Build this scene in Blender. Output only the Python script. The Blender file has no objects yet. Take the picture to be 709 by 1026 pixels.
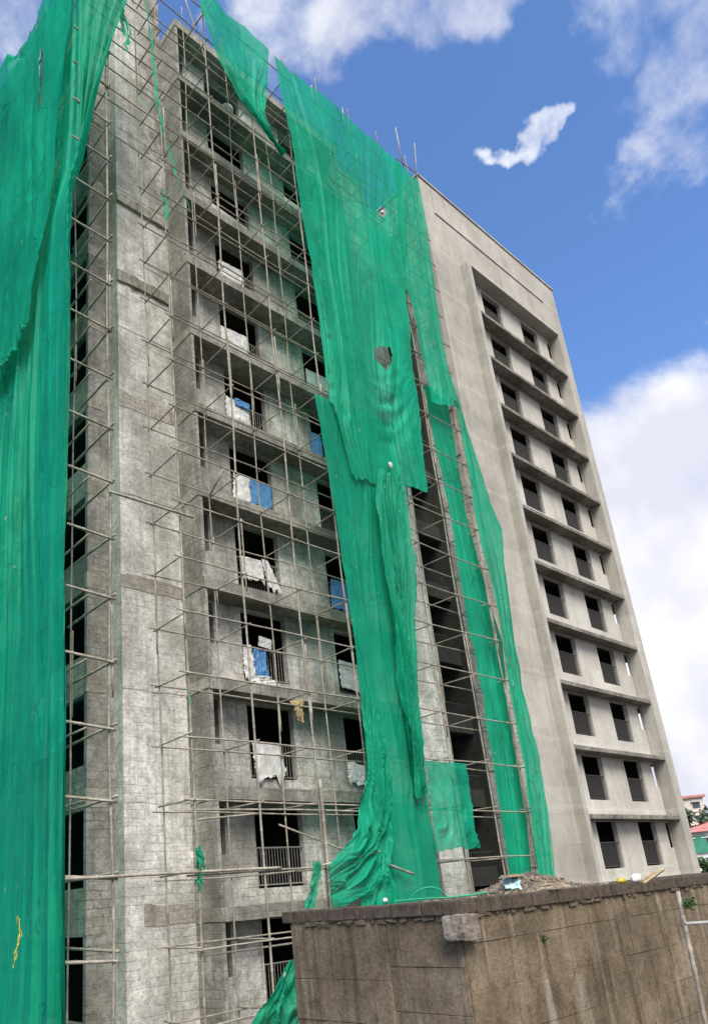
import bpy, math, random
import numpy as np
from mathutils import Vector, noise as mn

random.seed(7)
R = math.radians
sc = bpy.context.scene
col = sc.collection

# ------------------------------------------------------------------ camera calibration (facade frame: X along, Y into, Z up)
F, CX, CY, W, H = 751.82, 277.28, 636.85, 709.0, 1026.0
M = np.array([[0.7569921110252951, -0.6484834697399346, -0.08020058179042486],
              [0.15949497997578965, 0.3024043298401849, -0.9397409071953988],
              [0.6336594473437526, 0.6985848629679603, 0.3323475500497126]])
CAM = np.array([0., -16., 0.])
GZ = -3.42            # ground level below the eye

def ray(px, py):
    return M.T @ np.array([(px - CX) / F, (py - CY) / F, 1.0])

def at(px, py, Y):    # a point of the facade-parallel plane Y
    d = ray(px, py); t = (Y + 16.) / d[1]
    return Vector(CAM + d * t)

def at_x(px, py, X):
    d = ray(px, py); t = X / d[0]
    return Vector(CAM + d * t)

def dep(px, py, t):
    return Vector(CAM + ray(px, py) * t)

# ------------------------------------------------------------------ helpers
WLOC = {}

def tag(o, label=None, cat=None, group=None, kind=None):
    if label: o['label'] = label
    if cat: o['category'] = cat
    if group: o['group'] = group
    if kind: o['kind'] = kind
    return o

def empty(name, loc=(0, 0, 0)):
    o = bpy.data.objects.new(name, None)
    o.empty_display_size = 0.2
    col.objects.link(o)
    o.location = loc
    WLOC[o.name] = Vector(loc)
    return o

class MB:
    def __init__(s):
        s.v = []; s.f = []
    def quad(s, a, b, c, d):
        n = len(s.v); s.v += [tuple(a), tuple(b), tuple(c), tuple(d)]; s.f.append((n, n + 1, n + 2, n + 3))
    def box(s, x0, x1, y0, y1, z0, z1, jit=0.0):
        n = len(s.v)
        for x, y, z in ((x0, y0, z0), (x1, y0, z0), (x1, y1, z0), (x0, y1, z0), (x0, y0, z1), (x1, y0, z1), (x1, y1, z1), (x0, y1, z1)):
            s.v.append((x + random.uniform(-jit, jit), y + random.uniform(-jit, jit), z + random.uniform(-jit, jit)))
        for q in ((3, 2, 1, 0), (4, 5, 6, 7), (0, 1, 5, 4), (1, 2, 6, 5), (2, 3, 7, 6), (3, 0, 4, 7)):
            s.f.append(tuple(n + i for i in q))
    def tube(s, pts, rad, seg=7, cap=True):
        pts = [Vector(p) for p in pts]
        if not isinstance(rad, (list, tuple)): rad = [rad] * len(pts)
        n0 = len(s.v)
        for i, p in enumerate(pts):
            d = (pts[min(i + 1, len(pts) - 1)] - pts[max(i - 1, 0)])
            if d.length < 1e-9: d = Vector((0, 0, 1))
            d.normalize()
            u = d.cross(Vector((0.31, 0.17, 0.93)) if abs(d.z) < .9 else Vector((1, 0.1, 0))); u.normalize()
            w = d.cross(u)
            for k in range(seg):
                a = 2 * math.pi * k / seg
                s.v.append(tuple(p + (u * math.cos(a) + w * math.sin(a)) * rad[i]))
        for i in range(len(pts) - 1):
            for k in range(seg):
                a = n0 + i * seg + k; b = n0 + i * seg + (k + 1) % seg
                s.f.append((a, b, b + seg, a + seg))
        if cap:
            s.f.append(tuple(n0 + k for k in reversed(range(seg))))
            e = n0 + (len(pts) - 1) * seg
            s.f.append(tuple(e + k for k in range(seg)))
    def wall(s, mapf, a0, a1, z0, z1, holes, th):
        """wall sheet of thickness th with rectangular holes; mapf(a, d, z) -> world, d = 0 front .. th back"""
        A = sorted({a0, a1, *[h[0] for h in holes], *[h[1] for h in holes]})
        Z = sorted({z0, z1, *[h[2] for h in holes], *[h[3] for h in holes]})
        A = [a for a in A if a0 <= a <= a1]; Z = [z for z in Z if z0 <= z <= z1]
        def solid(i, j):
            if i < 0 or j < 0 or i >= len(A) - 1 or j >= len(Z) - 1: return False
            ca = (A[i] + A[i + 1]) / 2; cz = (Z[j] + Z[j + 1]) / 2
            return not any(h[0] < ca < h[1] and h[2] < cz < h[3] for h in holes)
        for i in range(len(A) - 1):
            for j in range(len(Z) - 1):
                if not solid(i, j): continue
                l, r, b, t = A[i], A[i + 1], Z[j], Z[j + 1]
                s.quad(mapf(l, 0, b), mapf(r, 0, b), mapf(r, 0, t), mapf(l, 0, t))
                s.quad(mapf(r, th, b), mapf(l, th, b), mapf(l, th, t), mapf(r, th, t))
                if not solid(i - 1, j): s.quad(mapf(l, th, b), mapf(l, 0, b), mapf(l, 0, t), mapf(l, th, t))
                if not solid(i + 1, j): s.quad(mapf(r, 0, b), mapf(r, th, b), mapf(r, th, t), mapf(r, 0, t))
                if not solid(i, j - 1): s.quad(mapf(l, th, b), mapf(r, th, b), mapf(r, 0, b), mapf(l, 0, b))
                if not solid(i, j + 1): s.quad(mapf(l, 0, t), mapf(r, 0, t), mapf(r, th, t), mapf(l, th, t))
    def build(s, name, mat, parent=None, smooth=False, uv=None, bevel=0):
        base = WLOC[parent.name] if parent else Vector((0, 0, 0))
        me = bpy.data.meshes.new(name)
        me.from_pydata([tuple(Vector(v) - base) for v in s.v], [], s.f)
        me.update()
        if uv:
            lay = me.uv_layers.new(name='uv')
            for l in me.loops: lay.data[l.index].uv = uv[l.vertex_index]
        if smooth:
            me.polygons.foreach_set('use_smooth', [True] * len(me.polygons))
        o = bpy.data.objects.new(name, me)
        me.materials.append(mat)
        col.objects.link(o)
        if parent: o.parent = parent
        WLOC[o.name] = base.copy()
        if bevel:
            b = o.modifiers.new('bevel', 'BEVEL'); b.width = bevel; b.segments = 2; b.limit_method = 'ANGLE'
        return o

def fY(Y):   # wall facing -Y
    return lambda a, d, z: (a, Y + d, z)
def fX(X):   # wall facing -X, running along Y
    return lambda a, d, z: (X + d, a, z)

# ------------------------------------------------------------------ materials
class NT:
    def __init__(s, name):
        s.m = bpy.data.materials.new(name); s.m.use_nodes = True
        s.t = s.m.node_tree; s.t.nodes.clear()
        s.out = s.n('ShaderNodeOutputMaterial')
    def n(s, typ, **kw):
        nd = s.t.nodes.new(typ)
        for k, v in kw.items(): setattr(nd, k, v)
        return nd
    def l(s, a, b): s.t.links.new(a, b)
    def pos(s): return s.n('ShaderNodeNewGeometry').outputs['Position']
    def map(s, vec, scale, rot=(0, 0, 0), loc=(0, 0, 0)):
        m = s.n('ShaderNodeMapping'); m.inputs['Scale'].default_value = scale; m.inputs['Rotation'].default_value = rot
        m.inputs['Location'].default_value = loc
        s.l(vec, m.inputs['Vector']); return m.outputs[0]
    def noise(s, vec, scale, detail=4, rough=.6, dist=0):
        m = s.n('ShaderNodeTexNoise'); m.inputs['Scale'].default_value = scale; m.inputs['Detail'].default_value = detail
        m.inputs['Roughness'].default_value = rough; m.inputs['Distortion'].default_value = dist
        s.l(vec, m.inputs['Vector']); return m.outputs['Fac']
    def ramp(s, fac, stops):
        m = s.n('ShaderNodeValToRGB'); e = m.color_ramp.elements
        e[0].position, e[0].color = stops[0][0], c4(stops[0][1]); e[1].position, e[1].color = stops[-1][0], c4(stops[-1][1])
        for p, c in stops[1:-1]:
            x = e.new(p); x.color = c4(c)
        s.l(fac, m.inputs[0]); return m.outputs[0]
    def mix(s, fac, a, b, mode='MIX'):
        m = s.n('ShaderNodeMix', data_type='RGBA', blend_type=mode)
        for sock, v in ((m.inputs[0], fac), (m.inputs[6], a), (m.inputs[7], b)):
            if hasattr(v, 'links'): s.l(v, sock)
            elif isinstance(v, (int, float)): sock.default_value = v
            else: sock.default_value = c4(v)
        return m.outputs[2]
    def math(s, op, a, b=None, c=None):
        m = s.n('ShaderNodeMath', operation=op)
        for i, v in enumerate((a, b, c)):
            if v is None: continue
            if hasattr(v, 'links'): s.l(v, m.inputs[i])
            else: m.inputs[i].default_value = v
        return m.outputs[0]
    def bump(s, h, strength=.4, dist=.02, normal=None):
        b = s.n('ShaderNodeBump'); b.inputs['Strength'].default_value = strength; b.inputs['Distance'].default_value = dist
        s.l(h, b.inputs['Height'])
        if normal: s.l(normal, b.inputs['Normal'])
        return b.outputs[0]
    def pbr(s, color, rough=.9, normal=None, spec=.2, metal=0):
        p = s.n('ShaderNodeBsdfPrincipled')
        if hasattr(color, 'links'): s.l(color, p.inputs['Base Color'])
        else: p.inputs['Base Color'].default_value = c4(color)
        p.inputs['Roughness'].default_value = rough; p.inputs['Specular IOR Level'].default_value = spec
        p.inputs['Metallic'].default_value = metal
        if normal: s.l(normal, p.inputs['Normal'])
        s.l(p.outputs[0], s.out.inputs[0]); return s.m

def c4(c):
    if isinstance(c, (int, float)): return (c, c, c, 1)
    return (c[0], c[1], c[2], 1)

def wallvec(n, flip=False):
    """(X+Y, Z, 0) so that brick courses lie level on every upright face"""
    sep = n.n('ShaderNodeSeparateXYZ'); n.l(n.pos(), sep.inputs[0])
    s = n.math('ADD', sep.outputs[0], sep.outputs[1])
    cb = n.n('ShaderNodeCombineXYZ'); n.l(s, cb.inputs[0]); n.l(sep.outputs[2], cb.inputs[1])
    return cb.outputs[0]

def mat_rough(name, dark, mid, light, brick=.55, seed=0.0, streak=.6, stain=False):
    n = NT(name); P = n.pos()
    big = n.noise(n.map(P, (1, 1, .7), loc=(seed, 0, seed)), .55, 5, .62)
    base = n.ramp(big, [(.36, dark), (.47, mid), (.60, light)])
    blot = n.noise(n.map(P, (1, 1, 1), loc=(3 + seed, 1, 2)), 2.6, 6, .75, .6)
    base = n.mix(n.ramp(blot, [(.42, 0.0), (.66, .75)]), base, tuple(x * .5 for x in mid))
    fine = n.noise(P, 11, 5, .75)
    base = n.mix(.65, base, n.ramp(fine, [(.28, .32), (.5, 1.0), (.72, 1.35)]), 'MULTIPLY')
    # rain streaks running down the face
    st = n.noise(n.map(P, (3.2, 3.2, .16), loc=(seed, seed, 0)), 1.6, 5, .7)
    base = n.mix(n.math('MULTIPLY', n.ramp(st, [(.5, 0.0), (.68, 1.0)]), streak), base, tuple(x * .42 for x in mid))
    # block joints
    bt = n.n('ShaderNodeTexBrick'); wv = n.n('ShaderNodeVectorMath', operation='ADD'); n.l(wallvec(n), wv.inputs[0])
    nv = n.n('ShaderNodeTexNoise'); nv.inputs['Scale'].default_value = 3.5; nv.inputs['Detail'].default_value = 3; n.l(P, nv.inputs['Vector'])
    sc_ = n.n('ShaderNodeVectorMath', operation='SCALE'); sc_.inputs[3].default_value = .09; n.l(nv.outputs['Color'], sc_.inputs[0]); n.l(sc_.outputs[0], wv.inputs[1])
    n.l(wv.outputs[0], bt.inputs['Vector'])
    bt.inputs['Scale'].default_value = 1; bt.inputs['Brick Width'].default_value = .42; bt.inputs['Row Height'].default_value = .21
    bt.inputs['Mortar Size'].default_value = .014; bt.inputs['Mortar Smooth'].default_value = .6
    wob = n.noise(P, 1.1, 3, .6)
    bm = n.math('MULTIPLY', bt.outputs['Fac'], n.ramp(wob, [(.4, 0.0), (.58, 1.0)]))
    base = n.mix(n.math('MULTIPLY', bm, brick), base, tuple(x * .38 for x in mid))
    # short trowel marks and chips
    chip = n.noise(n.map(P, (1, 1, 3.2), loc=(seed, 4, 0)), 4.2, 4, .7, 1.2)
    base = n.mix(n.ramp(chip, [(.60, 0.0), (.66, .6)]), base, tuple(x * .36 for x in mid))
    # dark speckle and rough horizontal course lines
    spk = n.noise(P, 26, 3, .6)
    base = n.mix(n.ramp(spk, [(.60, 0.0), (.68, .5)]), base, tuple(x * .4 for x in mid))
    crs = n.noise(n.map(P, (.7, .7, 9), loc=(1, seed, 3)), 1.3, 5, .75, .8)
    base = n.mix(n.ramp(crs, [(.56, 0.0), (.66, .42)]), base, tuple(x * .45 for x in mid))
    if stain:      # old soot and water stain high up beside the bay
        sp = n.n('ShaderNodeSeparateXYZ'); n.l(n.pos(), sp.inputs[0])
        mx_ = n.n('ShaderNodeMapRange', interpolation_type='SMOOTHSTEP'); n.l(sp.outputs[0], mx_.inputs[0]); mx_.inputs[1].default_value = 10.4; mx_.inputs[2].default_value = 11.6
        mz_ = n.n('ShaderNodeMapRange', interpolation_type='SMOOTHSTEP'); n.l(sp.outputs[2], mz_.inputs[0]); mz_.inputs[1].default_value = 20.5; mz_.inputs[2].default_value = 27
        hi_ = n.n('ShaderNodeMapRange', interpolation_type='SMOOTHSTEP'); n.l(sp.outputs[2], hi_.inputs[0]); hi_.inputs[1].default_value = 8; hi_.inputs[2].default_value = 30
        am = n.math('ADD', n.math('MULTIPLY', n.math('MULTIPLY', mx_.outputs[0], mz_.outputs[0]), .7), n.math('MULTIPLY', hi_.outputs[0], .34))
        am = n.math('MULTIPLY', am, n.ramp(n.noise(n.map(P, (1, 1, .5)), 1.4, 5, .7), [(.36, .15), (.58, 1.0)]))
        base = n.mix(am, base, (.15, .135, .115))
    hgt = n.math('ADD', n.math('MULTIPLY', fine, .6), n.math('SUBTRACT', n.math('MULTIPLY', blot, .8), n.math('MULTIPLY', bm, .6)))
    return n.pbr(base, .95, n.bump(hgt, .7, .03), .1)

def mat_smooth(name, dark, mid, light, seed=0.0):
    n = NT(name); P = n.pos()
    big = n.noise(n.map(P, (1, 1, .6), loc=(seed, 0, 0)), .35, 4, .6)
    base = n.ramp(big, [(.3, dark), (.5, mid), (.7, light)])
    m2 = n.noise(n.map(P, (1, 1, .8), loc=(0, seed, 5)), 1.7, 5, .7, .4)
    base = n.mix(.55, base, n.ramp(m2, [(.3, .72), (.5, 1.0), (.72, 1.12)]), 'MULTIPLY')
    st = n.noise(n.map(P, (2.2, 2.2, .09)), 1.4, 4, .65)
    base = n.mix(n.ramp(st, [(.50, 0.0), (.72, .45)]), base, tuple(x * .62 for x in mid))
    sep = n.n('ShaderNodeSeparateXYZ'); n.l(P, sep.inputs[0])
    zz = n.math('ADD', sep.outputs[2], n.math('MULTIPLY', n.noise(P, .8, 3), .5))
    fr = n.math('FRACT', n.math('MULTIPLY', zz, 1 / 3.0))
    base = n.mix(n.ramp(fr, [(0, .22), (.035, 0.0), (.93, 0.0), (1, .22)]), base, tuple(min(1, x * 1.3) for x in light))
    bt = n.n('ShaderNodeTexBrick', offset=0.0); n.l(wallvec(n), bt.inputs['Vector'])
    bt.inputs['Scale'].default_value = 1; bt.inputs['Brick Width'].default_value = 2.44; bt.inputs['Row Height'].default_value = 1.22
    bt.inputs['Mortar Size'].default_value = .012; bt.inputs['Color1'].default_value = (.90, .90, .90, 1); bt.inputs['Color2'].default_value = (1.05, 1.05, 1.04, 1); bt.inputs['Mortar'].default_value = (.78, .77, .75, 1)
    base = n.mix(n.ramp(n.noise(P, .6, 3), [(.35, .25), (.6, .95)]), base, bt.outputs['Color'], 'MULTIPLY')
    dr = n.noise(n.map(P, (7, 7, .35), loc=(seed, 2, 0)), 1.2, 5, .75)
    base = n.mix(n.ramp(dr, [(.56, 0.0), (.72, .42)]), base, tuple(x * .5 for x in mid))
    fine = n.noise(P, 16, 5, .7)
    base = n.mix(.45, base, n.ramp(fine, [(.3, .62), (.5, 1.0), (.7, 1.2)]), 'MULTIPLY')
    return n.pbr(base, .92, n.bump(n.math('ADD', fine, m2), .3, .012), .15)

def mat_plain(name, c, rough=.8, var=.35, scale=9, metal=0, spec=.25, bump=.2):
    n = NT(name); P = n.pos()
    f = n.noise(P, scale, 5, .7)
    b = n.mix(1.0, c, n.ramp(f, [(.3, 1 - var), (.7, 1 + var)]), 'MULTIPLY')
    return n.pbr(b, rough, n.bump(f, bump, .01), spec, metal)

def mat_pole():
    n = NT('weathered_bamboo'); P = n.pos()
    sep = n.n('ShaderNodeSeparateXYZ'); n.l(P, sep.inputs[0])
    f = n.noise(n.map(P, (1, 1, .5)), 2.3, 5, .7)
    b = n.ramp(f, [(.3, (.16, .14, .115)), (.5, (.30, .278, .24)), (.7, (.45, .425, .375))])
    g = n.noise(P, 22, 3, .6)
    b = n.mix(.5, b, n.ramp(g, [(.35, .5), (.65, 1.2)]), 'MULTIPLY')
    return n.pbr(b, .8, n.bump(g, .3, .005), .25)

def mat_net(name, c, alpha=.10, trans=.5):
    n = NT(name); P = n.pos()
    f = n.noise(n.map(P, (1, 1, .45)), .8, 5, .65)
    b = n.mix(1.0, c, n.ramp(f, [(.25, .72), (.5, 1.0), (.75, 1.22)]), 'MULTIPLY')
    st = n.noise(n.map(P, (7, 7, .22)), 2.0, 4, .7)
    b = n.mix(.45, b, n.ramp(st, [(.3, .7), (.5, 1.0), (.72, 1.15)]), 'MULTIPLY')
    sp = n.n('ShaderNodeSeparateXYZ'); n.l(P, sp.inputs[0])
    wob = n.math('MULTIPLY', n.noise(P, .5, 2), .8)
    cb = n.n('ShaderNodeCombineXYZ')
    n.l(n.math('FLOOR', n.math('ADD', n.math('MULTIPLY', n.math('ADD', sp.outputs[0], n.math('MULTIPLY', sp.outputs[1], .8)), .38), wob)), cb.inputs[0])
    n.l(n.math('FLOOR', n.math('ADD', n.math('MULTIPLY', sp.outputs[2], .17), wob)), cb.inputs[1])
    wn_ = n.n('ShaderNodeTexWhiteNoise'); n.l(cb.outputs[0], wn_.inputs[0])
    b = n.mix(1.0, b, n.ramp(wn_.outputs['Value'], [(0, .86), (1, 1.1)]), 'MULTIPLY')
    fx_ = n.math('FRACT', n.math('ADD', n.math('MULTIPLY', n.math('ADD', sp.outputs[0], n.math('MULTIPLY', sp.outputs[1], .8)), .38), wob))
    fz_ = n.math('FRACT', n.math('ADD', n.math('MULTIPLY', sp.outputs[2], .17), wob))
    seam = n.math('MAXIMUM', n.math('LESS_THAN', fx_, .02), n.math('LESS_THAN', fz_, .008))
    b = n.mix(n.math('MULTIPLY', seam, .45), b, (.004, .16, .10))
    gr = n.noise(P, 45, 2, .6)
    b = n.mix(.5, b, n.ramp(gr, [(.3, .72), (.7, 1.2)]), 'MULTIPLY')
    fl = n.noise(n.map(P, (1, 1, .6)), 6, 2, .5)
    b = n.mix(n.ramp(fl, [(.73, 0.0), (.76, .6)]), b, (.5, .62, .55))
    dust = n.noise(n.map(P, (1, 1, .8), loc=(9, 2, 0)), 1.3, 6, .7)
    b = n.mix(n.ramp(dust, [(.6, 0.0), (.85, .2)]), b, (.25, .45, .37))
    bump = n.bump(n.math('ADD', st, n.noise(n.map(P, (16, 16, .5)), 2.0, 3, .6)), .55, .03)
    d = n.n('ShaderNodeBsdfDiffuse'); n.l(b, d.inputs[0]); n.l(bump, d.inputs['Normal'])
    t = n.n('ShaderNodeBsdfTranslucent'); n.l(b, t.inputs[0])
    mx = n.n('ShaderNodeMixShader'); mx.inputs[0].default_value = trans; n.l(d.outputs[0], mx.inputs[1]); n.l(t.outputs[0], mx.inputs[2])
    gl = n.n('ShaderNodeBsdfGlossy'); gl.inputs['Roughness'].default_value = .55; gl.inputs[0].default_value = (.5, .9, .8, 1)
    m1 = n.n('ShaderNodeMixShader'); m1.inputs[0].default_value = .02; n.l(mx.outputs[0], m1.inputs[1]); n.l(gl.outputs[0], m1.inputs[2])
    tr = n.n('ShaderNodeBsdfTransparent'); tr.inputs[0].default_value = (.75, 1, .93, 1)
    wv = n.noise(n.map(P, (1, 1, 1), loc=(5, 5, 5)), 1.9, 4, .7)
    al = n.ramp(wv, [(.3, alpha * .5), (.7, alpha * 1.7)])
    m2 = n.n('ShaderNodeMixShader'); n.l(al, m2.inputs[0]); n.l(m1.outputs[0], m2.inputs[1]); n.l(tr.outputs[0], m2.inputs[2])
    n.l(m2.outputs[0], n.out.inputs[0])
    return n.m

def mat_cloth(name, c, c2=None):
    n = NT(name); P = n.pos()
    f = n.noise(P, 5, 4, .6)
    b = n.mix(1.0, c, n.ramp(f, [(.3, .72), (.7, 1.12)]), 'MULTIPLY')
    if c2:
        g = n.noise(n.map(P, (2.4, 1, .8), loc=(2, 0, 1)), 1.4, 2, .5)
        b = n.mix(n.ramp(g, [(.49, 0.0), (.53, 1.0)]), b, c2)
    return n.pbr(b, .7, n.bump(f, .4, .02), .3)

def mat_foreground():
    n = NT('stained_block'); P = n.pos()
    big = n.noise(P, .9, 5, .65)
    b = n.ramp(big, [(.3, (.10, .077, .052)), (.5, (.178, .141, .099)), (.72, (.285, .235, .172))])
    st = n.noise(n.map(P, (5, 5, .28)), 1.3, 5, .72)
    b = n.mix(n.ramp(st, [(.49, 0.0), (.68, .78)]), b, (.055, .045, .034))
    wh = n.noise(n.map(P, (2.3, 2.3, .22), loc=(4, 7, 0)), 1.1, 3, .6)
    b = n.mix(n.ramp(wh, [(.57, 0.0), (.68, .6)]), b, (.38, .345, .30))
    fine = n.noise(P, 26, 6, .75)
    b = n.mix(.75, b, n.ramp(fine, [(.28, .45), (.5, 1.0), (.72, 1.35)]), 'MULTIPLY')
    mid = n.noise(P, 6, 6, .75, .5)
    b = n.mix(n.ramp(mid, [(.5, 0.0), (.68, .6)]), b, (.055, .045, .034))
    h = n.math('ADD', n.math('MULTIPLY', mid, 1.2), fine)
    return n.pbr(b, .95, n.bump(h, .8, .02), .12)

M_plaster = mat_rough('rough_plaster', (.24, .231, .212), (.44, .43, .408), (.66, .652, .632), .24, 0)
M_white = mat_rough('pale_plaster', (.36, .348, .328), (.575, .565, .545), (.76, .752, .735), .16, 4.0, .5, True)
M_brickgrey = mat_rough('bare_blockwork', (.19, .181, .164), (.30, .288, .265), (.43, .415, .39), .6, 8.0, .5)
M_beam = mat_rough('beam_concrete', (.17, .162, .146), (.26, .249, .228), (.38, .367, .343), .0, 5.0, .7)
M_tan = mat_rough('tan_concrete', (.27, .25, .22), (.37, .347, .31), (.47, .445, .405), .0, 2.0, .7)
M_smooth = mat_smooth('smooth_concrete', (.31, .298, .275), (.40, .388, .362), (.475, .463, .437))
M_smooth2 = mat_smooth('smooth_render', (.40, .388, .362), (.48, .467, .44), (.545, .533, .507), 4.0)
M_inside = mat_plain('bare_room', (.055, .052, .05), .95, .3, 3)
M_rail = mat_plain('painted_steel', (.07, .07, .072), .6, .3, 12, .0)
M_pale_rail = mat_plain('primed_steel', (.26, .26, .25), .6, .3, 12, .0)
M_pole = mat_pole()
M_plat = mat_plain('old_planks', (.27, .245, .205), .9, .4, 5)
M_ledge = mat_rough('raw_ledge', (.15, .142, .128), (.225, .214, .195), (.31, .296, .272), 0, 6.0, .6)
M_rope = mat_plain('coir_rope', (.10, .075, .05), .9, .4, 30)
M_net = mat_net('green_netting', (.009, .50, .305), .17)
M_net2 = mat_net('green_netting_worn', (.007, .45, .272), .12)
M_net3 = mat_net('green_netting_dense', (.007, .42, .25), .02, .5)
M_netdark = mat_net('green_netting_bunched', (.005, .33, .18), .03, .4)
M_cwhite = mat_cloth('white_sheeting', (.62, .62, .63))
M_cblue = mat_cloth('blue_tarpaulin', (.08, .23, .48))
M_cmix = mat_cloth('white_blue_sheeting', (.70, .71, .75), (.06, .17, .50))
M_board = mat_cloth('pale_board', (.55, .56, .55))
M_card = mat_plain('cardboard', (.33, .26, .15), .9, .3, 9)
M_yellow = mat_plain('yellow_strap', (.42, .37, .05), .6, .2, 9)
M_fg = mat_foreground()
M_mortar = mat_plain('dark_mortar', (.11, .09, .068), .95, .4, 14)
M_cop = mat_plain('coping_brick', (.075, .06, .048), .95, .5, 13, bump=.7)
M_earth = mat_plain('earth', (.07, .058, .046), .95, .4, 1.3)
M_rubble = mat_plain('rubble', (.22, .185, .15), .95, .6, 7)
M_plank = mat_plain('timber', (.34, .27, .18), .8, .4, 6)
M_lump = mat_rough('lump_concrete', (.13, .11, .09), (.22, .19, .16), (.33, .29, .25), 0, 3)
M_pvc = mat_plain('pvc_pipe', (.33, .33, .34), .4, .1, 9)
M_tarp_pale = mat_cloth('pale_blue_plastic', (.38, .58, .68))

# ------------------------------------------------------------------ ground and world
g = MB()
N = 24
ext = 1600.
g.quad((-ext, -ext, GZ), (ext, -ext, GZ), (ext, ext, GZ), (-ext, ext, GZ))
tag(g.build('ground', M_earth), kind='structure')

# ------------------------------------------------------------------ tower A (rough, under scaffold)
SA = 3.02
zA = lambda k: 2.63 + SA * k          # underside of the floor beam k
KS = range(-2, 11)
TOP = 33.25
A = empty('apartment_building', (9.05, 0, GZ))
tag(A, 'tall unfinished grey apartment tower of rough plaster and bare blocks behind the scaffolding', 'building')

WY_ = .80
slots = [(12.0, 12.74)]
slots2 = [(20.4, 20.75)]
wins = [(13.79, 15.62), (17.87, 19.7)]
holes = []
for k in KS:
    if k < -1: continue
    z0 = zA(k)
    for a, b in slots + slots2: holes.append((a, b, max(GZ + .05, z0 - 1.35), z0 - .06))
    for a, b in wins: holes.append((a, b, max(GZ + .05, z0 - 2.27), z0 - .06))
m = MB(); m.wall(fY(WY_), 12.0, 20.75, GZ, TOP - .1, holes, .2); m.build('wall', M_plaster, A)
for k in KS:
    z0 = zA(k)
    if k == -2: continue
    m = MB(); top = z0 + .34 if k < 10 else TOP
    xs = np.linspace(11.885, 20.9, 30)
    # beam with a slightly wavy hand finished edge
    pr = []
    for i, x in enumerate(xs):
        j = (mn.noise(Vector((x * 1.3, k * 7.1, 0))) * .03)
        pr.append((x, j))
    nb = len(m.v)
    for x, j in pr:
        m.v += [(x, j * .5, z0 + j), (x, j * .5, top + j * .8), (x, WY_ - .002, top), (x, WY_ - .002, z0 + .01)]
    for i in range(len(pr) - 1):
        a = nb + i * 4; b = a + 4
        for q in range(4): m.f.append((a + q, b + q, b + (q + 1) % 4, a + (q + 1) % 4))
    m.f.append((nb, nb + 1, nb + 2, nb + 3)); e = nb + (len(pr) - 1) * 4; m.f.append((e + 3, e + 2, e + 1, e))
    m.build('floor_beam', M_beam, A)
# side fins of the bay
for x0, x1 in ((11.88, 12.0), (20.75, 20.9)):
    prev = GZ
    for k in KS:
        z0 = zA(k)
        if z0 - .004 > prev:
            m = MB(); m.box(x0 + .006, x1, .03, 1.128, prev, z0 - .004); m.build('fin_wall', M_brickgrey, A)
        prev = z0 + .344
        if k > -2:
            m = MB(); m.box(x0 - .012, x1 - .005, WY_ + .004 if x0 < 15 else .03, 1.127, z0 - .002, z0 + .34); m.build('beam_end', M_tan, A)
            m = MB(); m.box(x0 - .014, x0 - .001, .03, WY_ - .01, z0 + .02, z0 + .33)
            if x0 < 15: m.build('beam_end', M_tan, A)
# pilasters left and right of the bay
m = MB(); m.box(9.83, 11.884, 1.13, 2.4, GZ, 36.9); m.build('pilaster', M_white, A)
m = MB(); m.box(20.9, 24.1, 1.13, 2.4, GZ, 34.2); m.build('pilaster', M_white, A)
# exposed concrete bands where the floor slabs meet the left pilaster
for k in KS:
    if k < -1: continue
    z0 = zA(k) + random.uniform(-.05, .08)
    m = MB()
    a = random.choice([9.826, 9.826, 10.5, 10.9]) if k != -1 else 10.35
    m2z = .45 + random.uniform(-.05, .1)
    seg = 14
    xs = np.linspace(a, 11.87, seg)
    for i in range(seg - 1):
        m.box(xs[i], xs[i + 1] + .0, 1.116, 1.135, z0 + .04 * mn.noise(Vector((xs[i] * 2, k, 1))), z0 + m2z + .12 * mn.noise(Vector((xs[i] * 1.5, k, 3))))
    m.build('slab_band', M_tan if k in (-1, 2, 4) else M_white, A)
# two rough projecting bands high on the pilaster
for px_, py_ in ((110, 196), (115, 277)):
    q = at(px_, py_, 1.05)
    m = MB(); xs = np.linspace(9.80, 11.87, 9)
    for i in range(8):
        m.box(xs[i] + .004, xs[i + 1] - .004, 1.03 + random.uniform(-.02, .03), 1.127, q.z + random.uniform(-.03, .03), q.z + .42 + random.uniform(-.03, .03), .008)
    m.build('rough_band', M_tan, A)
# corner pier and open side wall
m = MB(); m.box(9.05, 9.828, 1.63, 1.76, GZ, 36.0); m.build('corner_pier', M_brickgrey, A)
for k in KS:
    if k > -2: m = MB(); m.box(9.035, 9.6, 1.618, 1.75, zA(k) - .02, zA(k) + .45); m.build('slab_band', M_tan, A)
sh = []
for k in range(-1, 11):
    z0 = zA(k)
    for y, ye in ((1.80, 5.4), (6.3, 9.3), (10.3, 13.3), (14.3, 17.3)): sh.append((y, ye, max(GZ + .1, z0 - 1.95), z0 - .05))
m = MB(); m.wall(fX(9.06), 1.762, 20, GZ, 34.0, sh, .2); m.build('side_wall', M_brickgrey, A)
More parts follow.
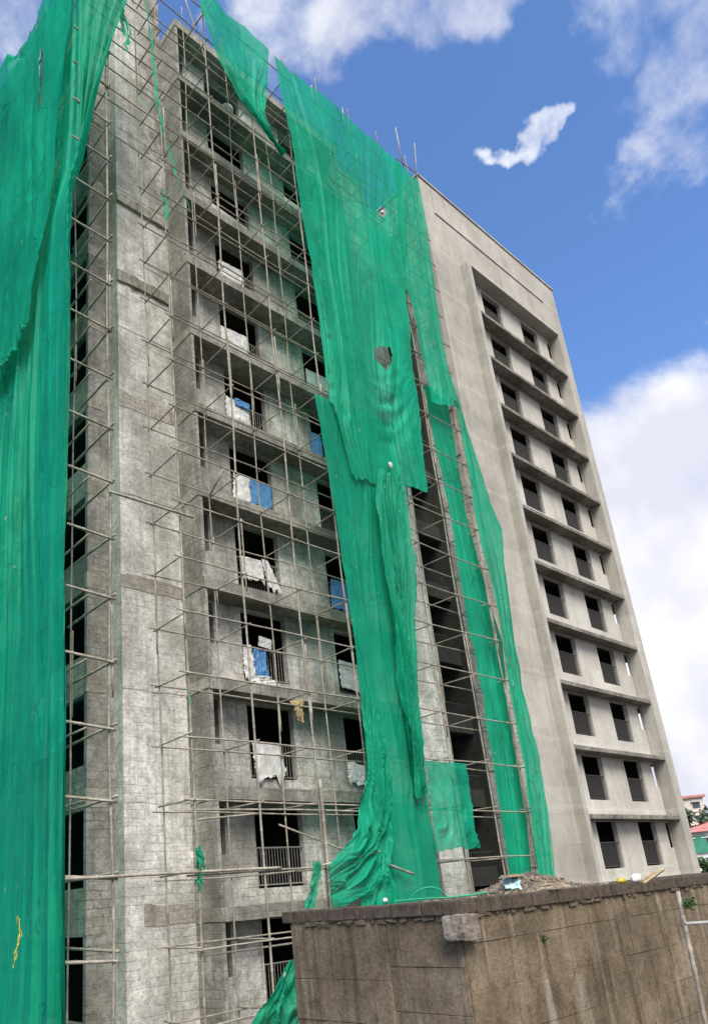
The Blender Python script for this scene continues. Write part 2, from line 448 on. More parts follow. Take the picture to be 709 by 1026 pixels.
# inside: floors, cross walls, rear wall
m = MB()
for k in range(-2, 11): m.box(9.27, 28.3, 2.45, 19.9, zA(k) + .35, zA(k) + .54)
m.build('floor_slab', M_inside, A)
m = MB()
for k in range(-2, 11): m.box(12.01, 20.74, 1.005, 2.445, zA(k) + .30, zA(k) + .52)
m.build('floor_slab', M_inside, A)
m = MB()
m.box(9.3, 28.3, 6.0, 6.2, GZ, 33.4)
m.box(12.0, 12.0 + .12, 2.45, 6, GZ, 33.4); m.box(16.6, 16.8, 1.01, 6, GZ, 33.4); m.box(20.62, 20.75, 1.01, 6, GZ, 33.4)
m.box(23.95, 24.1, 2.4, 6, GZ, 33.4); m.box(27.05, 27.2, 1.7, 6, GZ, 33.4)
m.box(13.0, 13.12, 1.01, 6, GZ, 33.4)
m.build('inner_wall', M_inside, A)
m = MB(); m.box(9.06, 28.4, 2.41, 20.2, 33.45, 33.7); m.build('roof_slab', M_beam, A)
m = MB(); m.box(12.0, 20.75, WY_ + .21, 2.4, TOP - .6, TOP - .15); m.build('roof_slab', M_beam, A)
m = MB(); m.box(9.06, 28.4, 20.0, 20.2, GZ, 33.4); m.build('rear_wall', M_plaster, A)
# stair recess: landings and low parapets between the right pilaster and the rough brick strip
for k in range(-1, 11):
    z0 = zA(k)
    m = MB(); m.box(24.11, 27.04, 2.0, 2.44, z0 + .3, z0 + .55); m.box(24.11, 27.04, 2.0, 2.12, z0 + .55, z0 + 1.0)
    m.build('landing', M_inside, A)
    m = MB()
    m.tube([(24.11, 2.05, z0 + 1.55), (27.04, 2.05, z0 + 1.55)], .025)
    for i in range(19): m.tube([(24.2 + i * .15, 2.05, z0 + 1.0), (24.2 + i * .15, 2.05, z0 + 1.55)], .01, 4)
    m.build('railing', M_rail, A)
m = MB(); m.box(27.05, 28.49, 1.13, 1.6, GZ, 34.4); m.build('pilaster', M_white, A)
m = MB(); z = GZ
while z < 37.2:
    m.box(28.0 + random.uniform(-.05, .03), 28.49, .75 + random.uniform(-.006, .006), 1.128, z, z + .43, .006); z += .43
m.build('brick_edge', M_brickgrey, A)

# railings of the bay windows
def railing(x0, x1, zs, y, mat, par, h=1.08, step=.105):
    m = MB()
    m.tube([(x0, y, zs + h), (x1, y, zs + h)], .024, 6)
    m.tube([(x0, y, zs + .08), (x1, y, zs + .08)], .018, 5)
    n = int((x1 - x0) / step)
    for i in range(1, n):
        x = x0 + (x1 - x0) * i / n
        m.tube([(x, y, zs + .08), (x, y, zs + h)], .009, 4, False)
    return m.build('railing', mat, par)
for k in range(-1, 11):
    for a, b in wins:
        zs = zA(k) - 2.27
        if zs < GZ: zs = GZ + .05
        railing(a + .002, b - .002, zs, .9, M_pale_rail, A)

# ------------------------------------------------------------------ tower B (smooth concrete, right)
B = empty('apartment_building', (28.5, .49, GZ))
tag(B, 'smooth bare concrete apartment block at right with a tall recessed column of paired windows', 'building')
TB = lambda j: 2.43 + 3.0 * j
BT = 37.6
XR = 42.85
fx0, fx1 = 31.45, 40.8
m = MB(); m.wall(fY(.49), 28.5, XR, GZ, BT, [(31.3, 41.0, GZ - 1, TB(10) + .0)], .165)
m.build('wall', M_smooth, B)
hb = []
for j in range(0, 11):
    T = TB(j)
    for a, b in ((33.2, 35.1), (37.32, 39.2)): hb.append((a, b, T - 2.27, T - .23))
m = MB(); m.wall(fY(.66), 31.2, 39.9, GZ, 32.9, hb, .22)
m.build('wall', M_smooth2, B)
m = MB(); m.wall(fY(.66), 39.9, 41.1, GZ, 32.9, [(40.38, 40.78, TB(j) - 1.5, TB(j) - .3) for j in range(11)], .07)
m.build('wall', M_smooth2, B)
# projecting frame round the recess
m = MB()
m.box(31.15, fx0, -.012, .655, GZ, TB(10) + .28)
m.box(fx0, fx1, -.012, .655, TB(10) + .02, TB(10) + .28)
m.box(fx1, 41.4, -.012, .655, GZ, TB(10) + .28)
m.build('frame', M_smooth, B, bevel=.02)
for j in range(-1, 10):
    T = TB(j)
    m = MB(); m.box(fx0 - .0, fx1, .03, .657, T - .2, T)
    m.build('floor_ledge', M_ledge, B, bevel=.015)
# parapet panel standing a little proud, roof and flanks
p0 = at(435, 212, .45); p1 = at(542, 302, .45)
m = MB(); m.box(29.55, 40.9, .435, .487, (p0.z + p1.z) / 2, BT - .25); m.build('parapet_panel', M_smooth, B, bevel=.01)
m = MB(); m.box(28.42, XR + .06, .42, 20, BT, BT + .12); m.build('coping', M_smooth, B)
sr = []
for j in range(1, 5): sr.append((.9, 3.2, TB(j) - 1.9, TB(j) - .16))
m = MB(); m.wall(lambda a, d, z: (XR - d, a, z), .655, 20, GZ, BT, sr, .2); m.build('side_wall', M_smooth, B)
m = MB(); m.box(28.5, 28.7, .655, 20, GZ, BT); m.build('side_wall', M_smooth, B)
m = MB(); m.box(28.7, XR - .2, 19.8, 20, GZ, BT); m.build('rear_wall', M_smooth, B)
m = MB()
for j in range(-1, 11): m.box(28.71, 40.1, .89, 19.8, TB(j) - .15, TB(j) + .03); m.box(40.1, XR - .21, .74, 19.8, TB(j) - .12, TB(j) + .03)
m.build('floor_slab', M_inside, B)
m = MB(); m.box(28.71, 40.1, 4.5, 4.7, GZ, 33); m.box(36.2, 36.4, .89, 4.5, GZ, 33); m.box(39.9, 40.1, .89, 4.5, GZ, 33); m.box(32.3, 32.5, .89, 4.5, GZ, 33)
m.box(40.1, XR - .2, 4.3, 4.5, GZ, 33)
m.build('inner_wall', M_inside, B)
for j in range(0, 11):
    T = TB(j)
    for a, b in ((33.2, 35.1), (37.32, 39.2)):
        zs = T - 2.27
        railing(a + .002, b - .002, zs, .74, M_rail, B, 1.12, .07)

# ------------------------------------------------------------------ scaffolding
S = empty('scaffolding', (7.9, -1.7, GZ))
tag(S, 'bamboo pole scaffolding lashed in two rows across the front of the unfinished tower', 'scaffolding')
YO, YI = -1.7, -.4

def cane(p0, p1, r, seed, wob=.03, node=.45, r2=None):
    """a bamboo pole with swollen nodes"""
    p0 = Vector(p0); p1 = Vector(p1); L = (p1 - p0).length
    pts = []; rad = []
    d = (p1 - p0) / L
    t = 0.0
    rng = random.Random(seed)
    r2 = r2 or r
    def off(t):
        a = mn.noise(Vector((t * .22, seed * 3.7, 0))) * wob; b = mn.noise(Vector((t * .22, seed * 1.3, 9))) * wob
        return Vector((a, b, 0)) if abs(d.z) > .7 else Vector((0, b * .7, a))
    while t < L:
        rr = r + (r2 - r) * t / L
        pts.append(p0 + d * t + off(t)); rad.append(rr)
        tn = t + node * rng.uniform(.6, 1.5)
        if tn + .06 < L:
            for q, f in ((tn - .03, 1.0), (tn, 1.32), (tn + .03, 1.0)):
                pts.append(p0 + d * q + off(q)); rad.append(rr * f)
        t = tn + .04
    pts.append(p1 + off(L)); rad.append(r2)
    return pts, rad

XS = [7.9, 9.9, 11.93, 13.93, 15.88, 17.9, 19.9, 21.9, 23.9]
for i, x in enumerate(XS):
    for row, y in ((0, YO), (1, YI)):
        yy = .25 if (row and i == 0) else y
        m = MB()
        topz = (33.2 if row else 32.4) + random.uniform(-.4, .9)
        if row == 0 and i >= 7: topz = 33.3
        xo = -.12 if i == 1 else 0
        r = .024 if row else .030
        pts, rad = cane((x + (0 if i != 1 else .17), yy, GZ), (x + xo * 1.2, yy, topz), r, i * 2 + row + 1, .07, .5, r * .8)
        m.tube(pts, rad, 7)
        # lashed splice of the next length
        for zz in (4.5 + 1.7 * (i % 3), 14.2 + i % 2, 23.4 - i % 3):
            q, rq = cane((x + .06, yy - .02, zz), (x + .05, yy - .02, zz + 2.2), r * .8, i + zz, .02)
            m.tube(q, rq, 6)
        m.build('pole', M_pole, S, True)
# thick newer bamboo standing at the swag
m = MB(); a = at(321, 785, -1.86); b = at(330, 910, -1.86)
pts, rad = cane((b.x, -1.86, GZ), (a.x, -1.86, a.z + .1), .052, 77, .06, .38, .044)
m.tube(pts, rad, 8); m.build('pole', M_pole, S, True)
# poles of the side scaffold behind the side netting
for i, y in enumerate((.3, 2.4, 4.4, 6.5, 8.6)):
    m = MB(); pts, rad = cane((7.3, y, GZ), (7.55, y, 31.3), .04, 50 + i, .05); m.tube(pts, rad, 6); m.build('pole', M_pole, S, True)

LV = [2.26 + 1.535 * k for k in range(-3, 20)]
random.seed(11)
for li, z in enumerate(LV):
    for row, y in ((0, YO - .05), (1, YI - .05)):
        m = MB()
        x0 = 9.7 if z < 22.5 else 7.7
        pts, rad = cane((x0, y, z + random.uniform(-.07, .07)), (24.5 + random.uniform(-.3, .2), y, z + random.uniform(-.07, .07)), .022, li * 5 + row, .09, .5)
        m.tube(pts, rad, 6); m.build('ledger', M_pole, S, True)
        if row == 0 and li in (1, 3):
            m = MB(); pts, rad = cane((10.0, y + .08, z - .16), (16.5, y + .08, z - .12), .025, li * 9.1, .05); m.tube(pts, rad, 6)
            m.build('ledger', M_pole, S, True)
    m = MB(); pts, rad = cane((6.8, YO - .06, z + .05), (8.0, YO - .06, z - .04), .032, li + .7, .02); m.tube(pts, rad, 6)
    m.build('ledger', M_pole, S, True)
# two ledgers running right across the lower pilaster, one short one higher up
for z, xa, xb in ((.72, 6.8, 12.4), (9.6, 7.85, 10.3)):
    m = MB(); pts, rad = cane((xa, YO - .1, z), (xb, YO - .1, z + .02), .034, z, .03); m.tube(pts, rad, 6); m.build('ledger', M_pole, S, True)
# side scaffold ledgers
for li, z in enumerate(LV):
    m = MB(); pts, rad = cane((7.34 + .008 * z, -1.6, z), (7.34 + .008 * z, 9, z), .026, li + 200, .03); m.tube(pts, rad, 5); m.build('ledger', M_pole, S, True)

# transoms: copies of a few canes, the nearest hundred as parts, the rest as one
protos = []
for v in range(4):
    mb = MB(); pts, rad = cane((0, YO - .09, random.uniform(-.05, .05)), (0, YI + .14, random.uniform(-.05, .05)), .021, v + 300, .02)
    mb.tube(pts, rad, 6); protos.append(mb)
spots = []
for i, x in enumerate(XS):
    for z in LV:
        spots.append((math.hypot(x, 15, z), x + .07, z + random.uniform(-.06, .06) + .07, random.randrange(4), i))
spots.sort()
first = {}
rest = MB()
for n_, (d, x, z, v, i) in enumerate(spots):
    if n_ < 96:
        if i == 0:
            mb = MB(); pts, rad = cane((x, YO - .15, z), (x, .55, z + random.uniform(-.05, .08)), .032, n_, .03); mb.tube(pts, rad, 6)
            mb.build('transom', M_pole, S, True)
        elif v not in first:
            mb = MB(); mb.v = [(a + x, b, c + z) for a, b, c in protos[v].v]; mb.f = protos[v].f
            o = mb.build('transom', M_pole, S, True); first[v] = (o, x, z)
        else:
            o, px_, pz_ = first[v]
            c = o.copy(); col.objects.link(c); c.parent = S; c.location = (x - px_, 0, z - pz_)
    else:
        k0 = len(rest.v)
        yb = 1.0 if i > 0 else 1.5
        rest.v += [(a + x, (b if i else (b - YO) * 1.45 + YO), c + z) for a, b, c in protos[v].v]
        rest.f += [tuple(k0 + q for q in f) for f in protos[v].f]
tag(rest.build('transom', M_pole, S, True), kind='stuff')
# loose slanting poles
for pa, pb in (((279, 826), (344, 851)), ((210, 497), (224, 470)), ((196, 822), (264, 815)), ((186, 0), (206, 60)), ((212, 0), (192, 28))):
    a = at(*pa, -.8); b = at(*pb, -1.5)
    m = MB(); pts, rad = cane(a, b, .026, pa[0], .03); m.tube(pts, rad, 6); m.build('brace', M_pole, S, True)
for pa, pb in (((318, 868), (380, 853)), ((383, 864), (414, 876))):
    a = at(*pa, -2.0); b = at(*pb, -2.05)
    m = MB(); pts, rad = cane(a, b, .034, pa[0], .02); m.tube(pts, rad, 6); m.build('brace', M_pole, S, True)
# pole ends above the netting
for pa, pb in (((396, 128), (404, 168)), ((415, 143), (418, 184)), ((343, 108), (345, 135)), ((312, 86), (314, 110)), ((420, 176), (396, 158))):
    a = at(*pa, -1.72); b = at(*pb, -1.72)
    m = MB(); m.tube([a, b], .028, 6); m.build('pole', M_pole, S, True)

# ------------------------------------------------------------------ netting
def inside(p, poly):
    x, y = p; c = False
    for i in range(len(poly)):
        x1, y1 = poly[i]; x2, y2 = poly[i - 1]
        if (y1 > y) != (y2 > y) and x < (x2 - x1) * (y - y1) / (y2 - y1) + x1: c = not c
    return c

def proj(p):
    v = M @ (np.array(p) - CAM); return (CX + F * v[0] / v[2], CY + F * v[1] / v[2])

def cloth(rows, nu, nv, amp, nf, seed, axis='Y', jag=.0, holes=(), conv=0.0, belly=0.0, edge=.02, grow=.6, taper=0.0, ufold=None):
    """rows: list of point lists (same count), top to bottom; folds run down the sheet"""
    rows = [[Vector(p) for p in r] for r in rows]
    m = MB(); rng = random.Random(seed)
    ph = [rng.uniform(0, 6.28) for _ in range(6)]
    nr = len(rows)
    for j in range(nv + 1):
        v = j / nv; t = v * (nr - 1); i0 = min(int(t), nr - 2); ft = t - i0
        line = [rows[i0][q].lerp(rows[i0 + 1][q], ft) for q in range(len(rows[0]))]
        for i in range(nu + 1):
            u = i / nu; s = u * (len(line) - 1); k0 = min(int(s), len(line) - 2)
            p = line[k0].lerp(line[k0 + 1], s - k0)
            warp = mn.noise(Vector((u * 2.2 + seed, v * 3, 0))) * .9
            uu = u * nf + warp + conv * (v - .5) * (u - .5) * nf
            warp2 = mn.noise(Vector((u * 6 + seed, v * 1.4, 8)))
            uu += .5 * warp2
            fold = math.sin(uu * 6.283 + ph[0]) - .8 * abs(math.sin(uu * 5.1 + ph[4])) + .4 + .55 * math.sin(uu * 6.283 * 2.37 + ph[1] + v * 2) + .35 * math.sin(uu * 6.283 * 4.9 + ph[2] + 3 * warp)
            mod = .12 + 1.3 * max(0, .35 + 1.5 * mn.noise(Vector((u * 3 + seed * 2, v * 2.2, 4))))
            n_ = fold * amp * mod * ((1 - grow) + grow * min(1, v * 1.6 + .1)) + mn.noise(Vector((u * 4, v * 6, seed))) * amp * 1.1 + mn.noise(Vector((u * 2.3, v * 1.6, seed + 30))) * amp * 2.2 + .16 * amp * math.sin(uu * 57 + 5 * warp2 + v * 3) + mn.noise(Vector((u * 5 + v * 3, v * 4 - u * 2, seed + 60))) * amp * 1.4
            n_ *= 1 - taper * v ** 3
            n_ += -belly * math.sin(math.pi * u) * math.sin(math.pi * v)
            if ufold:
                qx, qy = proj(p); x0, y0, wd, y1 = ufold
                dx = qx - x0 - (qy - y0) * .10
                mk = math.exp(-(dx / wd) ** 2) * max(0, min(1, (qy - y0) / 14)) * max(0, min(1, (y1 - qy) / 40))
                n_ += .055 * mk * (1 + 1.4 * mn.noise(Vector((qx * .06, qy * .06, 3)))) * math.sin(2 * math.pi * (qy + .045 * dx * dx) / 21) - .05 * mk
            if axis == 'Y': p = p + Vector((0, n_, 0))
            elif axis == 'X': p = p + Vector((n_, 0, 0))
            else: p = p + Vector((n_ * .7, n_ * .7, 0))
            e = min(u, 1 - u)
            if e < .001:
                w = mn.noise(Vector((v * 23, seed, u * 9))) * edge * 2
                p = p + (Vector((w, 0, 0)) if axis == 'Y' else Vector((0, w, 0)))
            if jag and j == nv:
                p.z += jag * (mn.noise(Vector((u * 4.5, seed, 2))) + (.45 if nu > 40 else .12) * mn.noise(Vector((u * 23, seed, 5))))
            m.v.append(tuple(p))
    for j in range(nv):
        for i in range(nu):
            a = j * (nu + 1) + i
            if holes:
                q = [m.v[a], m.v[a + 1], m.v[a + nu + 2], m.v[a + nu + 1]]
                c = proj([sum(x[d] for x in q) / 4 for d in range(3)])
                if any(inside(c, h) for h in holes): continue
            m.f.append((a, a + nu + 1, a + nu + 2, a + 1))
    return m

def net(pairs, Y, label, mat=M_net, nu=90, nv=120, amp=.05, nf=7, seed=1, name='safety_net', thick=0, **kw):
    rows = [[at(*p, Y) for p in r] for r in pairs]
    m = cloth(rows, nu, nv, amp, nf, seed, **kw)
    o = m.build(name, mat, None, True)
    if label: tag(o, label, 'safety net', 'green netting on the scaffold')
    return o

# the wide upper net in the middle
hole = [(374, 351), (380, 347), (391, 348), (393, 356), (391, 366), (386, 371), (380, 364), (375, 360)]
tiny = [(379, 208), (385, 207), (387, 214), (382, 218), (378, 214)]
net([((275, 56), (338, 108), (402, 166)), ((290, 130), (345, 172), (404, 226)), ((300, 200), (352, 233), (404.5, 284)),
     ((312, 265), (358, 295), (409, 331)), ((322, 335), (364, 362), (413, 370)), ((331, 396), (372, 425), (419, 405)),
     ((340, 430), (380, 455), (424, 450)), ((352, 476), (386, 486), (429, 491))],
    -1.98, 'wide bright green net hung from the scaffold top with a torn hole at mid height', nu=160, nv=200, amp=.045, nf=6, seed=3, jag=.35, holes=[hole, tiny], ufold=(384, 372, 17, 455))
# its right neighbour, beyond the long slit
net([((396, 160), (408, 172), (419, 182)), ((398, 226), (414, 238), (430, 250)), ((404, 278), (421, 300), (440, 325)),
     ((416, 320), (432, 345), (449, 368)), ((426, 375), (441, 388), (459, 400)), ((432, 402), (444, 406), (461, 408))],
    -1.93, 'narrow green net right of the long slit, reaching the bare concrete block', nu=60, nv=120, amp=.035, nf=3, seed=8)
# its lower continuation, a long ribbon inside the scaffold
net([((424, 385), (447, 400)), ((437, 449), (455, 446)), ((450, 507), (466, 512)), ((459, 568), (475, 548)), ((468, 624), (489, 601)),
     ((473, 645), (503, 645)), ((483, 695), (506, 695)), ((493, 765), (517, 757)), ((505, 850), (528, 822)), ((511, 890), (533, 888))],
    -1.35, 'long straight green net ribbon hanging inside the scaffold beside the dark stair recess', M_net3, 40, 160, .03, 2.4, 13)
net([((456, 402), (459, 403)), ((467, 459), (479, 463)), ((474, 506), (491, 502)), ((485, 557), (502, 532)), ((497, 604), (504, 563)),
     ((504, 645), (512, 630)), ((512, 704), (523, 690)), ((523, 767), (540, 763)), ((530, 818), (549, 810)), ((537, 884), (557, 884))],
    -1.9, 'outermost green net strip billowing against the pale concrete wall of the right block', M_net2, 36, 160, .045, 2.6, 17)
# corner of net hanging diagonally from the top
net([((196, -14), (270, 50)), ((207, 25), (269, 75)), ((222, 62), (267, 96)), ((242, 98), (265, 116)), ((265, 130), (272, 138)), ((281, 153), (284, 156))],
    -1.95, 'loose triangle of green net hanging by its upper edge at the roof line', nu=60, nv=80, amp=.05, nf=4, seed=21, conv=.6)
# lower flat panel
net([((315, 394), (355, 410), (395, 425)), ((324, 450), (365, 460), (398, 470)), ((333, 502), (370, 507), (405, 512)), ((343, 564), (375, 566), (407, 568)),
     ((354, 637), (385, 637), (412, 640)), ((361, 700), (393, 700), (417, 703)), ((366, 750), (398, 752), (424, 756)), ((374, 800), (402, 800), (428, 805)),
     ((386, 850), (412, 850), (436, 850)), ((395, 906), (420, 906), (443, 906))],
    -1.86, 'flat lower green net panel running from mid height down to the block wall', M_net2, 80, 180, .02, 4, 31, jag=.1)
# gathered bunch over it
net([((380, 470), (400, 476)), ((374, 500), (405, 500)), ((380, 545), (409, 545)), ((388, 600), (414, 600)), ((396, 645), (415, 642)), ((403, 690), (418, 690)),
     ((411, 740), (420, 740)), ((416, 780), (425, 778)), ((418, 800), (427, 796))],
    -2.1, 'gathered bunch of green net hanging in tight pleats below the torn hem', M_net2, 90, 120, .10, 6.5, 41)
# swag on the thick bamboo
net([((362, 690), (378, 700)), ((366, 745), (381, 748)), ((367, 782), (384, 788)), ((364, 805), (389, 842)), ((357, 828), (385, 872)), ((347, 847), (370, 896)), ((337, 860), (350, 905)), ((329, 867), (333, 912))],
    -2.06, 'green net gathered into a swag draped over the thick bamboo pole above the wall', M_net2, 80, 130, .13, 3.2, 51, grow=.4, taper=.8)
net([((372, 835), (390, 800)), ((366, 868), (392, 862)), ((360, 910), (399, 910))],
    -2.0, 'short pleated green net tail below the right end of the swag', M_net2, 50, 60, .07, 4, 55, jag=.1)
net([((313, 862), (322, 864)), ((311, 885), (319, 886)), ((307, 910), (314, 910))], -2.03, 'short narrow green net tail hanging beside the thick bamboo pole', M_net2, 14, 24, .05, 2, 61)
# flap
net([((425, 762), (447, 764), (467, 765)), ((430, 795), (451, 796), (472, 800)), ((434, 825), (456, 828), (475, 832)), ((436, 853), (458, 850), (481, 849))],
    -1.97, 'square green net flap stretched across the scaffold in front of the stair recess', M_net, 50, 50, .025, 3, 71, jag=.12, edge=.04)
# piece below, left of the block wall
net([((290, 962), (300, 962)), ((272, 992), (300, 992)), ((256, 1018), (300, 1018)), ((238, 1050), (300, 1050))],
    -2.4, 'green net slanting to the ground behind the left end of the block wall', M_netdark, 40, 40, .06, 3, 81)

# side net wrapped round the left corner
edge_px = [(150, -35), (131, 0), (112, 55), (95, 105), (82, 150), (70, 185), (69, 250), (70, 330), (68, 420), (65, 520), (64, 600), (65, 700), (65, 800), (65, 900), (65, 1020), (65, 1060)]
rows = []
for q, e in enumerate(edge_px):
    a = at(*e, -1.9)
    b = Vector((min(a.x, 6.95), -1.88, a.z)) if a.x < 7.2 else Vector((6.95, -1.88, a.z + (a.x - 6.95) * .35))
    back = [Vector((6.95 + .008 * max(0, a.z), y, min(b.z, 31.3 + .5 * math.sin(y * 1.1)))) for y in (.8, 3.5, 6.5, 9.5)]
    rows.append([a, b] + back)
tears = [[(41, 48), (44, 50), (43, 75), (42, 95), (40, 112), (38, 110), (40, 85), (39, 62)], [(33, 262), (40, 246), (38, 262), (34, 272)]]
m = cloth(rows, 180, 200, .10, 10, 91, axis='D', holes=tears, edge=.05, grow=.25)
tag(m.build('safety_net', M_net2, None, True), 'tall green net closing the left flank of the tower from roof to ground', 'safety net', 'green netting on the scaffold')
# outer overlapping layer at upper left
def sx(px, py, X): return at_x(px, py, X)
lay = [((-40, 100), (5, -30), (78, -30)), ((-40, 180), (8, 40), (66, 70)), ((-40, 240), (9, 120), (56, 150)), ((-40, 300), (8, 200), (48, 230)), ((-30, 360), (6, 280), (36, 275)), ((-20, 390), (4, 340), (30, 320)), ((-10, 392), (1, 371), (27, 331))]
rows = [[sx(*p, 6.72) for p in r] for r in lay]
for r in rows:
    for p in r: p.z = min(p.z, 31.0 + .4 * math.sin(p.y))
m = cloth(rows, 80, 120, .05, 6, 95, axis='X', holes=tears[:1], edge=.06, grow=.2, jag=.25)
tag(m.build('safety_net', M_net, None, True), 'brighter second layer of green net overlapping the upper part of the left flank', 'safety net', 'green netting on the scaffold')

# ribbons, knots and scraps
def ribbon(pts, Y, w, label, mat=M_netdark, name='net_scrap', cat='net scrap', seed=0, strands=4):
    m = MB(); P = [at(*p, Y) for p in pts]
    k = 12; rg = random.Random(seed)
    Q = []
    for i in range(len(P) - 1):
        for j in range(k): Q.append(P[i].lerp(P[i + 1], j / k))
    Q.append(P[-1])
    L = len(Q)
    for st in range(strands):
        a = 0 if st == 0 else rg.randrange(0, max(1, L // 4)); b = L if st == 0 else rg.randrange(L // 2, L + 1)
        off = rg.uniform(-.6, .6) * w; base = len(m.v); n = 0
        for i in range(a, b):
            q = Q[i]
            f = i * .16 + st * 3.3
            ox = off + w * .8 * mn.noise(Vector((f, seed, st))); oy = w * .9 * mn.noise(Vector((f, seed, st + 20)))
            ww = w * .32 * (.35 + abs(mn.noise(Vector((i * .4, seed, st + 9)))) * 1.5)
            tw = 3 * mn.noise(Vector((f * .7, seed, st + 40)))
            dx, dy = math.cos(tw) * ww, math.sin(tw) * ww
            m.v += [(q.x + ox - dx, q.y + oy - dy, q.z), (q.x + ox + dx, q.y + oy + dy, q.z + .01)]; n += 1
        for i in range(n - 1):
            c = base + i * 2; m.f.append((c, c + 1, c + 3, c + 2))
    return tag(m.build(name, mat, None, True), label, cat)
ribbon([(122, 0), (128, 35), (129, 55)], -1.8, .22, 'ragged green net tail hanging at the upper left corner of the pilaster', M_net, seed=1)
ribbon([(146, -5), (152, 40), (157, 98), (163, 128), (172, 160), (184, 196), (190, 212)], -1.75, .09, 'long thin green net ribbon trailing down across the top of the pilaster', M_net, seed=2)
ribbon([(137, 92), (147, 106), (156, 102)], -1.75, .05, 'short green net loop tied between two poles near the top of the pilaster', M_net, seed=3)
ribbon([(163, 190), (166, 204), (167, 222)], -1.75, .12, 'small frayed green net scrap halfway below the long ribbon', M_net, seed=4)
ribbon([(199, 848), (201, 870), (200, 893)], -1.82, .13, 'dark green net knotted round the pole beside the lower windows', M_netdark, seed=5, strands=7)
ribbon([(189, 690), (190, 702), (188, 716)], -.5, .08, 'tiny green net scrap snagged on the pole at mid pilaster', M_net, seed=6)
ribbon([(18, 918), (21, 935), (17, 955), (15, 970)], -2.6, .045, 'yellow strap dangling on the lower left green net', M_yellow, 'strap', 'strap', 7, 3)
ribbon([(548, 806), (551, 840), (553, 872)], -2.0, .04, 'thin yellow cord down the edge of the rightmost green net', M_yellow, 'cord', 'cord', 8, 1)
# white ball of plastic caught in the wide net, and a pale wad at its hem
def lump(name, c, r, label, cat, mat, seed=0, sq=(1, 1, 1), n=10, rough=.35):
    m = MB()
    for i in range(n + 1):
        th = math.pi * i / n
        for j in range(n * 2):
            ph = math.pi * j / n
            d = Vector((math.sin(th) * math.cos(ph), math.sin(th) * math.sin(ph), math.cos(th)))
            k = r * (1 + rough * mn.noise(d * 1.7 + Vector((seed, 0, 0))) + rough * .4 * mn.noise(d * 5 + Vector((seed, 3, 0))))
            m.v.append((c[0] + d.x * k * sq[0], c[1] + d.y * k * sq[1], c[2] + d.z * k * sq[2]))
    for i in range(n):
        for j in range(n * 2):
            a = i * n * 2 + j; b = i * n * 2 + (j + 1) % (n * 2)
            m.f.append((a, a + n * 2, b + n * 2, b))
    o = m.build(name, mat, None, True)
    return tag(o, label, cat)
lump('plastic_bag', at(382.5, 213, -2.08), .085, 'crumpled white plastic bag caught high in the wide green net', 'bag', M_cwhite, 3)
lump('plastic_bag', at(391, 466, -2.12), .085, 'pale plastic wad knotted at the hem of the wide green net', 'bag', M_board, 5, (1, .7, 1.5))

# ------------------------------------------------------------------ sheets on the window railings
def drape(px4, label, mat, seed, rag=.12, name='plastic_sheet', Y=.72, amp=.011, nf=4, cat='sheet', nu=26, nv=24):
    rows = [[at(*px4[0], Y), at(*px4[1], Y)], [at(*px4[3], Y - .03), at(*px4[2], Y - .03)]]
    m = cloth(rows, nu, nv, amp, nf, seed, jag=rag, edge=.05, grow=.2)
    # the top edge folds over the rail
    o = m.build(name, mat, None, True)
    s = o.modifiers.new('thickness', 'SOLIDIFY'); s.thickness = .006
    return tag(o, label, cat, 'sheets tied to the window railings')
drape([(252, 742), (280, 745), (288, 778), (258, 782)], 'white cloth over the railing of the lowest covered window', M_cwhite, 1, .5, nf=5)
drape([(254, 650), (266, 651), (269, 680), (255, 678)], 'rumpled blue cloth with a white towel above it on the railing over the cardboard flap', M_cblue, 2, .5, amp=.025)
drape([(244, 648), (251, 646), (258, 686), (246, 680)], 'ragged grey white rag hanging at the left of the rumpled blue cloth', M_cwhite, 32, .6, Y=.70, amp=.025)
drape([(250, 676), (270, 678), (284, 689), (252, 684)], 'white cloth tail trailing below the rumpled blue cloth', M_cwhite, 35, .25, Y=.64, amp=.02)
drape([(259, 637), (272, 641), (272, 651), (259, 647)], 'small folded white towel over the rail above the rumpled blue cloth', M_cwhite, 22, .02, Y=.68)
drape([(240, 556), (262, 562), (266, 584), (243, 578)], 'striped looking white sheet on a railing with a loose tail trailing to the right', M_cwhite, 3, .3, nf=7, amp=.014)
drape([(262, 560), (268, 562), (284, 595), (270, 590)], 'narrow white rag slanting down the railing to the slab edge', M_cwhite, 33, .25, Y=.66)
drape([(234, 472), (250, 478), (252, 505), (234, 500)], 'ragged white sheet beside a blue tarpaulin on one railing', M_cwhite, 4, .4)
drape([(249, 479), (272, 488), (273, 512), (251, 504)], 'bright blue tarpaulin tied over the right half of a railing', M_cblue, 5, .3)
drape([(226, 396), (249, 408), (253, 433), (227, 425)], 'large white sheet covering a railing above the blue tarpaulin', M_cwhite, 6, .2, amp=.016)
drape([(235, 398), (250, 405), (250, 411), (236, 405)], 'narrow blue strip along the top of the large white sheet', M_cblue, 36, .08, Y=.66)
drape([(221, 326), (248, 338), (249, 358), (222, 346)], 'clean white sheet stretched over a railing, fourth window above the blue tarpaulin', M_cwhite, 7, .08)
drape([(219, 260), (243, 272), (245, 288), (220, 277)], 'white sheet with grey creases on a railing, second below the two white boards', M_cwhite, 8, .2)
drape([(212, 203), (248, 229), (249, 238), (213, 212)], 'long white board lying along the foot of an upper window', M_board, 9, .02, amp=.004, name='board', cat='board')
drape([(211, 150), (230, 164), (231, 173), (212, 159)], 'short white board at the foot of the next window up from the long board', M_board, 10, .02, amp=.004, name='board', cat='board')
